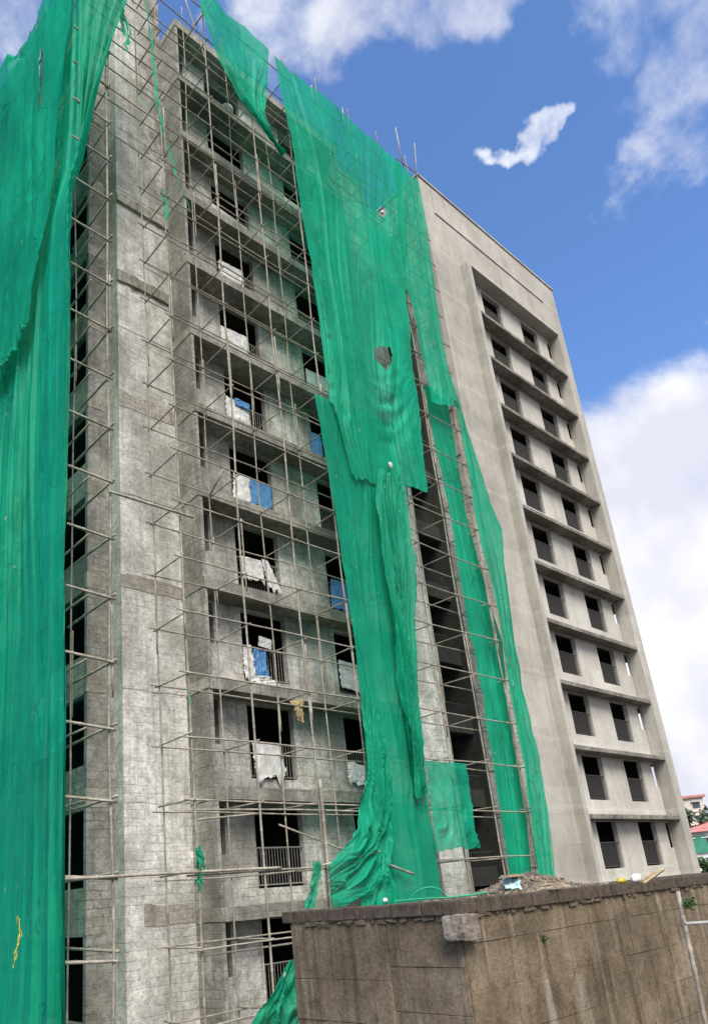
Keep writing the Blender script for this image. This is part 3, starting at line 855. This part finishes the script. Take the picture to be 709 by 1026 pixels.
drape([(331, 580), (348, 584), (350, 614), (332, 608)], 'plain blue tarpaulin over a right window beside the green net', M_cblue, 11, .15)
drape([(339, 661), (357, 666), (361, 694), (342, 688)], 'white tarpaulin square on a right window below the plain blue tarpaulin', M_cwhite, 12, .12)
drape([(348, 762), (367, 768), (368, 788), (349, 784)], 'crumpled white cloth on the lowest right window beside the swag', M_cwhite, 13, .25, amp=.02)
drape([(306, 369), (331, 381), (333, 398), (308, 386)], 'pale board closing the lower half of a right window at the lower net corner', M_board, 14, .02, amp=.004, name='board', cat='board')
drape([(311, 432), (321, 437), (325, 466), (313, 460)], 'narrow blue cloth half hidden by the green net', M_cblue, 15, .15)
drape([(284, 196), (303, 210), (305, 222), (286, 207)], 'pale green board in an upper right window near the triangle of net', M_board, 16, .02, amp=.004, name='board', cat='board')
lump('washbasin', at(228, 109, .95), .27, 'round white washbasin standing in the topmost open window', 'basin', M_cwhite, 2, (1, .8, .45), 10, .06)
m = cloth([[at(290, 702, -.35), at(303, 700, -.35)], [at(295, 712, -.5), at(304, 712, -.4)], [at(299, 722, -.45), at(304, 724, -.4)]], 10, 10, .03, 1, 5)
o = m.build('cardboard_flap', M_card, None, False); o.modifiers.new('thickness', 'SOLIDIFY').thickness = .012
tag(o, 'bent brown cardboard flap caught on the scaffold under a slab edge', 'cardboard')

# ------------------------------------------------------------------ foreground block wall
WX, WY, WT = 6.793, -10.93, -.142
WL = empty('block_wall', (WX, WY, GZ))
tag(WL, 'stained brown block wall in the foreground with a rough brick coping', 'wall')
random.seed(5)
m = MB(); m.box(WX + .03, 19, WY + .03, WY + 2.6, GZ, WT - .15); m.build('core', M_mortar, WL)
m = MB()
bh = .45
# left face blocks (facing -X)
zt = WT - .145
def face_blocks(m, along0, along1, mk, first_off, lens, gap=.003):
    z = zt; r = 0
    while z > GZ:
        h = first_off if r == 0 else bh
        zb = max(GZ, z - h); a = along0; first = True
        while a < along1 - .01:
            L = lens * random.uniform(.75, 1.2)
            if first and r % 2: L *= .55
            first = False
            b = min(along1, a + L)
            if along1 - b < .2: b = along1
            mk(a + (gap / 2 if a > along0 else 0), b - (gap / 2 if b < along1 else 0), zb + gap / 2, z - gap / 2, random.uniform(-.005, .005))
            a = b
        z = zb; r += 1
face_blocks(m, WY + .02, WY + 1.02, lambda a, b, z0, z1, d: m.box(WX + d, WX + .035, a, b, z0, z1, .004), .50, 1.1)
face_blocks(m, WY + 1.03, WY + 2.62, lambda a, b, z0, z1, d: m.box(WX + d - .006, WX + .035, a, b, z0, z1, .004), .64, .75)
face_blocks(m, WX + .02, 19.0, lambda a, b, z0, z1, d: m.box(a, b, WY + d, WY + .035, z0, z1, .004), .29, .95)
m.build('wall', M_fg, WL, bevel=.004)
# coping bricks
m = MB(); y = WY - .03
while y < WY + 2.6:
    L = random.uniform(.2, .29); m.box(WX - .035 + random.uniform(-.012, .012), WX + .3, y + .004, y + L - .004, WT - .14, WT + random.uniform(-.005, .005), .003); y += L
x = WX + .31
while x < 19:
    L = random.uniform(.16, .24); m.box(x + .004, x + L - .004, WY - .035 + random.uniform(-.012, .012), WY + .3, WT - .15, WT + random.uniform(-.005, .005), .003); x += L
m.build('coping', M_cop, WL, bevel=.012)
m = MB(); m.box(WX + .31, 19, WY + .31, WY + 2.6, WT - .15, WT - .03); m.build('top_slab', M_earth, WL)
# hardened mortar squeezed out below the coping
m = MB()
for i in range(60):
    x = WX + .1 + random.random() * 9; w = random.uniform(.04, .2); h = random.uniform(.01, .05)
    m.box(x, x + w, WY - .022, WY + .01, WT - .15 - h, WT - .15, .012)
for i in range(34):
    y = WY + .1 + random.random() * 2.2; w = random.uniform(.04, .2); h = random.uniform(.01, .06)
    m.box(WX - .022, WX + .01, y, y + w, WT - .14 - h, WT - .14, .012)
m.build('mortar_droppings', M_mortar, WL)
c = dep(462, 929, 7.7)
def rough_block(name, c, sx_, sy_, sz_, label, cat, mat, seed):
    m = MB(); n = 9
    def pt(u, v, w):
        p = Vector((u, v, w))
        q = p.lerp(p.normalized() * 1.12, .16)
        k = 1 + .09 * mn.noise(p * 1.4 + Vector((seed, 0, 0))) + .05 * mn.noise(p * 4.2 + Vector((seed, 5, 0)))
        return (c[0] + q.x * sx_ * k, c[1] + q.y * sy_ * k, c[2] + q.z * sz_ * k)
    for ax in range(3):
        for sg in (-1, 1):
            b = len(m.v)
            for i in range(n + 1):
                for j in range(n + 1):
                    co = [0, 0, 0]; co[ax] = sg; co[(ax + 1) % 3] = (i / n * 2 - 1) * sg; co[(ax + 2) % 3] = j / n * 2 - 1
                    m.v.append(pt(*co))
            for i in range(n):
                for j in range(n):
                    a = b + i * (n + 1) + j; m.f.append((a, a + n + 1, a + n + 2, a + 1))
    return tag(m.build(name, mat), label, cat)
rough_block('concrete_lump', c, .15, .13, .125, 'rough pale concrete lump stuck under the coping at the wall corner', 'lump', M_lump, 12)

# things on and by the wall
def on_wall(px, py, t): return dep(px, py, t)
rng = random.Random(9)
m = MB()
pc = dep(530, 890, 9.6)
for i in range(1100):
    a = rng.gauss(0, .6); b = rng.gauss(0, .32)
    hgt = .30 * math.exp(-(a / .72) ** 2 - (b / .42) ** 2)
    s_ = rng.uniform(.008, .03) * (1.9 if rng.random() < .06 else 1)
    x = pc.x + a; y = max(WY + .2, pc.y + b); z = WT - .02 + .8 * hgt * rng.uniform(.55, 1.0)
    n0 = len(m.v); m.box(x - s_, x + s_ * rng.uniform(.6, 1.5), y - s_, y + s_, z - s_ * .7, z + s_ * .7, s_ * .5)
nn = 24
k0 = len(m.v)
for i in range(nn + 1):
    for j in range(nn + 1):
        a = (i / nn - .5) * 2.6; b = (j / nn - .5) * 1.5
        m.v.append((pc.x + a, max(WY + .12, pc.y + b), WT - .05 + .23 * math.exp(-(a / .7) ** 2 - (b / .42) ** 2) + .03 * mn.noise(Vector((a * 6, b * 6, 0)))))
for i in range(nn):
    for j in range(nn):
        a = k0 + i * (nn + 1) + j; m.f.append((a, a + nn + 1, a + nn + 2, a + 1))
tag(m.build('rubble', M_rubble), 'low heap of brown rubble and broken plaster on top of the block wall', 'rubble', kind='stuff')

def small_cloth(px4, t, label, mat, seed, name, cat, amp=.02):
    rows = [[dep(*px4[0], t), dep(*px4[1], t)], [dep(*px4[3], t - .25), dep(*px4[2], t - .25)]]
    m = cloth(rows, 16, 12, amp, 2, seed, axis='D', jag=.03, edge=.02, grow=0)
    o = m.build(name, mat, None, True); o.modifiers.new('thickness', 'SOLIDIFY').thickness = .004
    return tag(o, label, cat)
small_cloth([(502, 877), (518, 878), (523, 891), (506, 890)], 9.1, 'pale blue plastic sheet crumpled on the rubble heap', M_tarp_pale, 3, 'plastic_sheet', 'sheet')
lump('plastic_bag', dep(622, 882.5, 9.2), .055, 'small yellow plastic bag on the wall coping', 'bag', M_yellow, 4, (1.6, .8, .6))
lump('plastic_bag', dep(637, 880, 9.4), .07, 'white plastic bag beside the yellow one on the wall', 'bag', M_cwhite, 6, (1.6, .8, .8))
for px_a, px_b, lab in (((646, 884), (664, 871), 'pale timber batten sticking up to the right beside the white bag'),
                        ((640, 884), (655, 874), 'shorter dark batten leaning beside the pale batten')):
    a = dep(*px_a, 9.5); b = dep(*px_b, 9.9)
    m = MB(); d = (b - a); m.tube([a - d * .1, b], .022, 4); tag(m.build('timber_batten', M_plank), lab, 'batten')
for (px_, py_, L, lab) in ((553, 886.5, .34, 'flat timber offcut at the right foot of the rubble heap'), (512, 878, .3, 'flat pale board lying across the top of the rubble heap')):
    c = dep(px_, py_, 9.0); m = MB(); m.box(c.x - L / 2, c.x + L / 2, c.y - .07, c.y + .07, c.z - .012, c.z + .012, .01)
    tag(m.build('timber_offcut', M_plank), lab, 'offcut')
# green hose looping over the coping
def hose(pts, t, r, mat, label, name, cat):
    P = [dep(*p, t) for p in pts]; Q = []
    for i in range(len(P) - 1):
        p0, p1, p2, p3 = P[max(0, i - 1)], P[i], P[i + 1], P[min(len(P) - 1, i + 2)]
        for j in range(8):
            u = j / 8
            Q.append(.5 * ((2 * p1) + (p2 - p0) * u + (2 * p0 - 5 * p1 + 4 * p2 - p3) * u * u + (3 * p1 - p0 - 3 * p2 + p3) * u ** 3))
    Q.append(P[-1]); m = MB(); m.tube(Q, r, 7); return tag(m.build(name, mat, None, True), label, cat)
M_hose = mat_plain('green_hose', (.02, .30, .16), .45, .2, 9)
hose([(410, 901), (418, 893), (430, 889), (441, 892), (449, 899), (460, 898), (475, 896), (488, 894)], 8.4, .010, M_hose, 'green hose looped over the coping left of the rubble', 'hose', 'hose')
hose([(396, 903), (410, 901.5), (430, 900), (452, 899), (478, 896)], 8.2, .009, M_hose, 'second green hose lying flat along the coping', 'hose', 'hose')
lump('plastic_bag', dep(386, 902, 9.0), .03, 'tiny white scrap of plastic on the coping below the swag', 'bag', M_cwhite, 9, (1.2, .8, .9))
# bamboo pole and pipe in front of the wall on the right
a = dep(678, 893, 9.0); b = dep(709, 1040, 8.4)
m = MB(); pts, rad = cane(b + (b - a) * 1.2, a, .028, 5, .02, .3, .024); m.tube(pts, rad, 8)
tag(m.build('bamboo_pole', M_pole, None, True), 'single bamboo pole leaning against the right end of the block wall', 'pole')
a = dep(686, 925.5, 8.7); b = dep(740, 922, 8.9)
m = MB(); m.tube([a, b], .019, 10); tag(m.build('water_pipe', M_pvc, None, True), 'short grey plastic pipe crossing the leaning bamboo pole', 'pipe')
# weed on the wall
def leafbunch(name, c, r, n, sz, mat, label, cat, seed, kind=None):
    rg = random.Random(seed); m = MB()
    for i in range(n):
        d = Vector((rg.gauss(0, 1), rg.gauss(0, 1), rg.gauss(0, 1))); d.normalize(); p = Vector(c) + d * r * rg.random() ** .5
        u = Vector((rg.gauss(0, 1), rg.gauss(0, 1), rg.gauss(0, 1))).normalized() * sz; w = u.cross(Vector((rg.gauss(0, 1), rg.gauss(0, 1), rg.gauss(0, 1)))).normalized() * sz * .5
        m.quad(p - u, p + w, p + u, p - w)
    return tag(m.build(name, mat), label, cat, kind=kind)
M_leaf = mat_plain('leaf', (.045, .085, .028), .7, .5, 3)
M_leaf2 = mat_plain('leaf_pale', (.10, .135, .085), .7, .5, 2)
leafbunch('weed', dep(544, 940, 8.55), .06, 40, .022, M_leaf, 'small dark weed growing from a joint of the block wall', 'plant', 3)
leafbunch('weed', dep(690, 906, 8.85), .09, 60, .03, M_leaf, 'low green weed behind the leaning bamboo pole', 'plant', 5)

# ------------------------------------------------------------------ far background on the right
M_hwhite = mat_plain('painted_wall', (.72, .71, .71), .8, .12, 1.2)
M_hcream = mat_plain('cream_wall', (.55, .50, .45), .8, .12, 1.2)
M_glass = mat_plain('dark_glass', (.06, .07, .085), .2, .2, 2, 0, .5, 0)
M_tile = mat_plain('red_tile', (.45, .20, .17), .8, .3, .9)
M_far_green = mat_plain('green_sheet', (.05, .25, .16), .7, .2, 1)

def obox(m, c, ax, ay, x0, x1, y0, y1, z0, z1):
    n = len(m.v)
    for x, y, z in ((x0, y0, z0), (x1, y0, z0), (x1, y1, z0), (x0, y1, z0), (x0, y0, z1), (x1, y0, z1), (x1, y1, z1), (x0, y1, z1)):
        p = Vector(c) + ax * x + ay * y; m.v.append((p.x, p.y, z))
    for q in ((3, 2, 1, 0), (4, 5, 6, 7), (0, 1, 5, 4), (1, 2, 6, 5), (2, 3, 7, 6), (3, 0, 4, 7)): m.f.append(tuple(n + i for i in q))

def house(name, px, py_top, t, w, d, label, mat, storeys, roof, turn, cols, group=None):
    c = dep(px, py_top, t); c0 = Vector((c.x, c.y, GZ)); topz = c.z
    e = empty(name, c0); tag(e, label, 'building', group)
    v = Vector((c.x, c.y + 16, 0)).normalized(); side = Vector((v.y, -v.x, 0))
    a = R(turn); ax = side * math.cos(a) + v * math.sin(a); ay = v * math.cos(a) - side * math.sin(a)
    m = MB(); obox(m, c0, ax, ay, -w / 2, w / 2, 0, d, GZ, topz); m.build('wall', mat, e)
    hh = 3.0
    for s in range(storeys):
        for q in range(cols):
            x = -w / 2 + w * (q + .5) / cols; z = topz - 1.0 - hh * s
            m = MB(); obox(m, c0, ax, ay, x - .75, x + .75, -.08, .02, z - 1.3, z); win = m.build('window', M_glass, e)
            m = MB(); obox(m, c0, ax, ay, x - .95, x + .95, -.5, -.09, z + .03, z + .16); m.build('sunshade', mat, win)
        if s:
            m = MB(); obox(m, c0, ax, ay, -w / 2 - .15, w / 2 + .15, -.2, -.004, topz - hh * s - .1, topz - hh * s + .12); m.build('floor_band', mat, e)
    m = MB()
    if roof == 'flat':
        obox(m, c0, ax, ay, -w / 2 - .6, w / 2 + .6, -.6, d + .6, topz, topz + .5); m.build('roof', M_tile, e)
    else:
        n = len(m.v); o = 1.0
        for x, y in ((-w / 2 - o, -o), (w / 2 + o, -o), (w / 2 + o, d + o), (-w / 2 - o, d + o)):
            p = c0 + ax * x + ay * y; m.v.append((p.x, p.y, topz))
        for x in (-w / 2 + d / 2, w / 2 - d / 2):
            p = c0 + ax * x + ay * d / 2; m.v.append((p.x, p.y, topz + 1.7))
        m.f += [(n, n + 1, n + 5, n + 4), (n + 1, n + 2, n + 5), (n + 2, n + 3, n + 4, n + 5), (n + 3, n, n + 4), (n + 3, n + 2, n + 1, n)]
        m.build('roof', M_tile, e)
    return e, c0, ax, ay, topz
e, c0, ax, ay, tz = house('tower_block', 687, 800, 170, 6.5, 8, 'distant cream tower with a thin red roof edge behind the trees', M_hcream, 7, 'flat', 12, 2)
e, c0, ax, ay, tz = house('apartment_house', 716, 832, 120, 11, 12, 'distant white house with a red tiled roof at the right edge', M_hwhite, 5, 'hip', 8, 4)
m = MB(); obox(m, c0, ax, ay, -4.4, -1.6, -.4, -.1, tz - 3.2, tz - .6); m.build('balcony_cover', M_far_green, e)

def tree(c, h, r, seed, label, mat, n=900, sz=.35):
    rg = random.Random(seed)
    e = empty('broadleaf_tree', (c[0], c[1], GZ)); tag(e, label, 'tree')
    m = MB(); b = Vector((c[0], c[1], GZ)); m.tube([b, b + Vector((.1, 0, h * .35)), b + Vector((0, .1, h * .7))], [h * .03, h * .022, h * .012], 8)
    cl = []
    for i in range(9):
        a = rg.uniform(0, 6.28); q = Vector((math.cos(a) * r * rg.uniform(.3, .85), math.sin(a) * r * rg.uniform(.3, .85), h * rg.uniform(.5, .92))) + b
        m.tube([b + Vector((0, 0, h * rg.uniform(.3, .5))), q.lerp(b + Vector((0, 0, h * .6)), .4), q], [h * .012, h * .008, h * .003], 5); cl.append((q, r * rg.uniform(.3, .5)))
    m.build('trunk', M_plank, e, True)
    m = MB()
    for i in range(n):
        q, cr = cl[rg.randrange(len(cl))]
        d = Vector((rg.gauss(0, 1), rg.gauss(0, 1), rg.gauss(0, .75))); d.normalize(); p = q + d * cr * rg.random() ** .4
        u = Vector((rg.gauss(0, 1), rg.gauss(0, 1), rg.gauss(0, .6))).normalized() * sz * rg.uniform(.5, 1.3); w = u.cross(Vector((rg.gauss(0, 1), rg.gauss(0, 1), rg.gauss(0, 1)))).normalized() * sz * .5
        m.quad(p - u, p + w, p + u, p - w)
    m.build('crown', mat, e)
p = dep(695, 822, 140); tree((p.x, p.y), p.z - GZ + 2.2, 3.8, 2, 'hazy green tree between the distant tower and the red roofed house', M_leaf2, 1300, .5)
p = dep(711, 822, 150); tree((p.x, p.y), p.z - GZ + 1.2, 4.5, 3, 'dark tree showing right above the red tiled roof', M_leaf, 1000, .5)
p = dep(706, 868, 90); tree((p.x, p.y), p.z - GZ + .9, 1.6, 4, 'low dark tree in front of the white house beside the concrete block', M_leaf, 900, .3)
p = dep(722, 774, 70); tree((p.x, p.y), p.z - GZ + 1.0, 1.3, 6, 'tall dark tree just entering the frame at the right edge', M_leaf, 500, .3)

# low wooded rise on the horizon
M_hill = mat_plain('wooded_hill', (.06, .085, .05), .95, .5, .06)
m = MB(); nx = 60
for i in range(nx + 1):
    a = R(-60 + 150 * i / nx); d = Vector((math.sin(a), math.cos(a), 0))
    for rr, hh in ((420, 0), (520, 10 + 7 * mn.noise(Vector((i * .35, 0, 0)))), (640, 15 + 9 * mn.noise(Vector((i * .22, 5, 0)))), (760, 0)):
        m.v.append((d.x * rr, d.y * rr - 16, GZ - .5 + max(0, hh)))
for i in range(nx):
    for j in range(3):
        a = i * 4 + j; m.f.append((a, a + 1, a + 5, a + 4))
tag(m.build('hills', M_hill, None, True), kind='structure')

# ------------------------------------------------------------------ light
SUN_EL, SUN_AZ = 48., 214.      # azimuth clockwise from +Y
sun = bpy.data.lights.new('sun', 'SUN'); sun.energy = 2.5; sun.angle = R(32); sun.color = (1, .92, .80)
so = bpy.data.objects.new('sun', sun); col.objects.link(so)
d = Vector((math.sin(R(SUN_AZ)) * math.cos(R(SUN_EL)), math.cos(R(SUN_AZ)) * math.cos(R(SUN_EL)), math.sin(R(SUN_EL))))
so.rotation_euler = (-d).to_track_quat('-Z', 'Y').to_euler(); so.location = (0, -20, 60)

w = bpy.data.worlds.new('World'); sc.world = w; w.use_nodes = True
t = w.node_tree; t.nodes.clear()
def wn(typ, **kw):
    n = t.nodes.new(typ)
    for k, v in kw.items(): setattr(n, k, v)
    return n
def wm(op, a, b=None, c=None):
    n = wn('ShaderNodeMath', operation=op)
    for i, v in enumerate((a, b, c)):
        if v is None: continue
        if hasattr(v, 'links'): t.links.new(v, n.inputs[i])
        else: n.inputs[i].default_value = v
    return n.outputs[0]
out = wn('ShaderNodeOutputWorld'); bg = wn('ShaderNodeBackground'); t.links.new(bg.outputs[0], out.inputs[0])
bg.inputs[1].default_value = .10
sky = wn('ShaderNodeTexSky', sky_type='NISHITA'); sky.sun_disc = False; sky.sun_elevation = R(SUN_EL); sky.sun_rotation = R(SUN_AZ)
sky.altitude = 100; sky.air_density = 1.0; sky.dust_density = .4; sky.ozone_density = 2.5
tc = wn('ShaderNodeTexCoord'); D = tc.outputs['Generated']
nz = wn('ShaderNodeTexNoise'); nz.inputs['Scale'].default_value = 7; nz.inputs['Detail'].default_value = 9; nz.inputs['Roughness'].default_value = .62; nz.inputs['Distortion'].default_value = .3
t.links.new(D, nz.inputs['Vector'])
nz2 = wn('ShaderNodeTexNoise'); nz2.inputs['Scale'].default_value = 16; nz2.inputs['Detail'].default_value = 8; nz2.inputs['Roughness'].default_value = .62
t.links.new(D, nz2.inputs['Vector'])
blobs = [((704, 500), 13, 1.5), ((712, 425), 7, 1.3), ((690, 620), 14, 1.5), ((655, 600), 8, 1.3), ((672, 720), 12, 1.35), ((700, 800), 13, 1.2), ((650, 470), 5, 1.0),
         ((688, 120), 5.5, .86), ((650, 168), 3.8, .78), ((712, 80), 5, .85),
         ((425, 20), 4, .85), ((335, 0), 4.4, .85), ((262, 0), 4.5, .8), ((478, 5), 3.6, .9), ((390, 0), 4, .8), ((520, 141), 1.25, 1.0), ((533, 141), 1.1, .95), ((640, 8), 5, .7),
         ((8, 25), 4, .9), ((0, 160), 3, .7), ((-200, 300), 20, .9), ((900, 300), 12, .8)]
blobs = [(Vector(ray(*p)).normalized(), r, s_) for p, r, s_ in blobs]
# thick unseen cloud cover added behind the camera to whiten the fill light
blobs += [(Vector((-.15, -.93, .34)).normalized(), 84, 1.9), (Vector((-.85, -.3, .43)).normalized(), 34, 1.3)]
wn_ = wn('ShaderNodeTexNoise'); wn_.inputs['Scale'].default_value = 9; wn_.inputs['Detail'].default_value = 5; t.links.new(D, wn_.inputs['Vector'])
sb = wn('ShaderNodeVectorMath', operation='SUBTRACT'); t.links.new(wn_.outputs['Color'], sb.inputs[0]); sb.inputs[1].default_value = (.5, .5, .5)
ml = wn('ShaderNodeVectorMath', operation='MULTIPLY'); t.links.new(sb.outputs[0], ml.inputs[0]); ml.inputs[1].default_value = (.20, .20, .10)
ad = wn('ShaderNodeVectorMath', operation='ADD'); t.links.new(D, ad.inputs[0]); t.links.new(ml.outputs[0], ad.inputs[1])
nr = wn('ShaderNodeVectorMath', operation='NORMALIZE'); t.links.new(ad.outputs[0], nr.inputs[0]); DW = nr.outputs[0]
acc = None
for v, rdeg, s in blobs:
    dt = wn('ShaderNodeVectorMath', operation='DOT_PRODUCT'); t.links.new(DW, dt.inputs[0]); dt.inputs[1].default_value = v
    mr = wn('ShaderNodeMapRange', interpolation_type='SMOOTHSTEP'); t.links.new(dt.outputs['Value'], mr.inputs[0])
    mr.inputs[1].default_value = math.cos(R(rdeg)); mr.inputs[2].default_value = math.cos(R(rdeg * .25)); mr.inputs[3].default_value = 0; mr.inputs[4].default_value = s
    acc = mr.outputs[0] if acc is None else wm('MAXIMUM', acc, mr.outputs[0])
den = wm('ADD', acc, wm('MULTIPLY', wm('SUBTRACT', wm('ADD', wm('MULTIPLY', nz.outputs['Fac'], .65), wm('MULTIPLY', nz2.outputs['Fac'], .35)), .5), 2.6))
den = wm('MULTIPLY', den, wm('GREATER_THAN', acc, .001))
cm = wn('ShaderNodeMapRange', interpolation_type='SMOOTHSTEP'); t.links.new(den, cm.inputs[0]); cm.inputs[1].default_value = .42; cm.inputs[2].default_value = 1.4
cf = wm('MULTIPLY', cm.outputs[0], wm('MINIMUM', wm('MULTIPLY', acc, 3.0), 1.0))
nz3 = wn('ShaderNodeTexNoise'); nz3.inputs['Scale'].default_value = 5.5; nz3.inputs['Detail'].default_value = 5; nz3.inputs['Roughness'].default_value = .5; t.links.new(D, nz3.inputs['Vector'])
shade = wn('ShaderNodeValToRGB'); t.links.new(nz3.outputs['Fac'], shade.inputs[0])
shade.color_ramp.elements[0].position = .38; shade.color_ramp.elements[0].color = (3.7, 3.75, 4.3, 1)
shade.color_ramp.elements[1].position = .6; shade.color_ramp.elements[1].color = (5.3, 5.3, 5.4, 1)
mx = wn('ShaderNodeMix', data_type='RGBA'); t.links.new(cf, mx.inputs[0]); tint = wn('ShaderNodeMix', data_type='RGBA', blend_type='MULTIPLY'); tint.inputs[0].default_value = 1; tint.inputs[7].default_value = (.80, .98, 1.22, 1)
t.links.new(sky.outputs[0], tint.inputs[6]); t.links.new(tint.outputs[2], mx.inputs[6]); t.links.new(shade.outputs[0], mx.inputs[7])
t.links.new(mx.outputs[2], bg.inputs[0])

# ------------------------------------------------------------------ camera
cd = bpy.data.cameras.new('camera'); cam = bpy.data.objects.new('camera', cd); col.objects.link(cam); sc.camera = cam
cd.sensor_fit = 'AUTO'; cd.sensor_width = 36; cd.lens = 36 * F / H
cd.shift_x = (W / 2 - CX) / H; cd.shift_y = (CY - H / 2) / H
cd.clip_start = .1; cd.clip_end = 5000
from mathutils import Matrix
rx, ry, rz = M[0], -M[1], -M[2]     # camera x, y(up), z(back) in world
cam.matrix_world = Matrix(((rx[0], ry[0], rz[0], CAM[0]), (rx[1], ry[1], rz[1], CAM[1]), (rx[2], ry[2], rz[2], CAM[2]), (0, 0, 0, 1)))

sc.view_settings.view_transform = 'Standard'; sc.view_settings.look = 'None'
sc.view_settings.exposure = 1.14; sc.view_settings.gamma = 1; sc.view_settings.use_curve_mapping = False
sc.cycles.max_bounces = 8; sc.cycles.transparent_max_bounces = 16
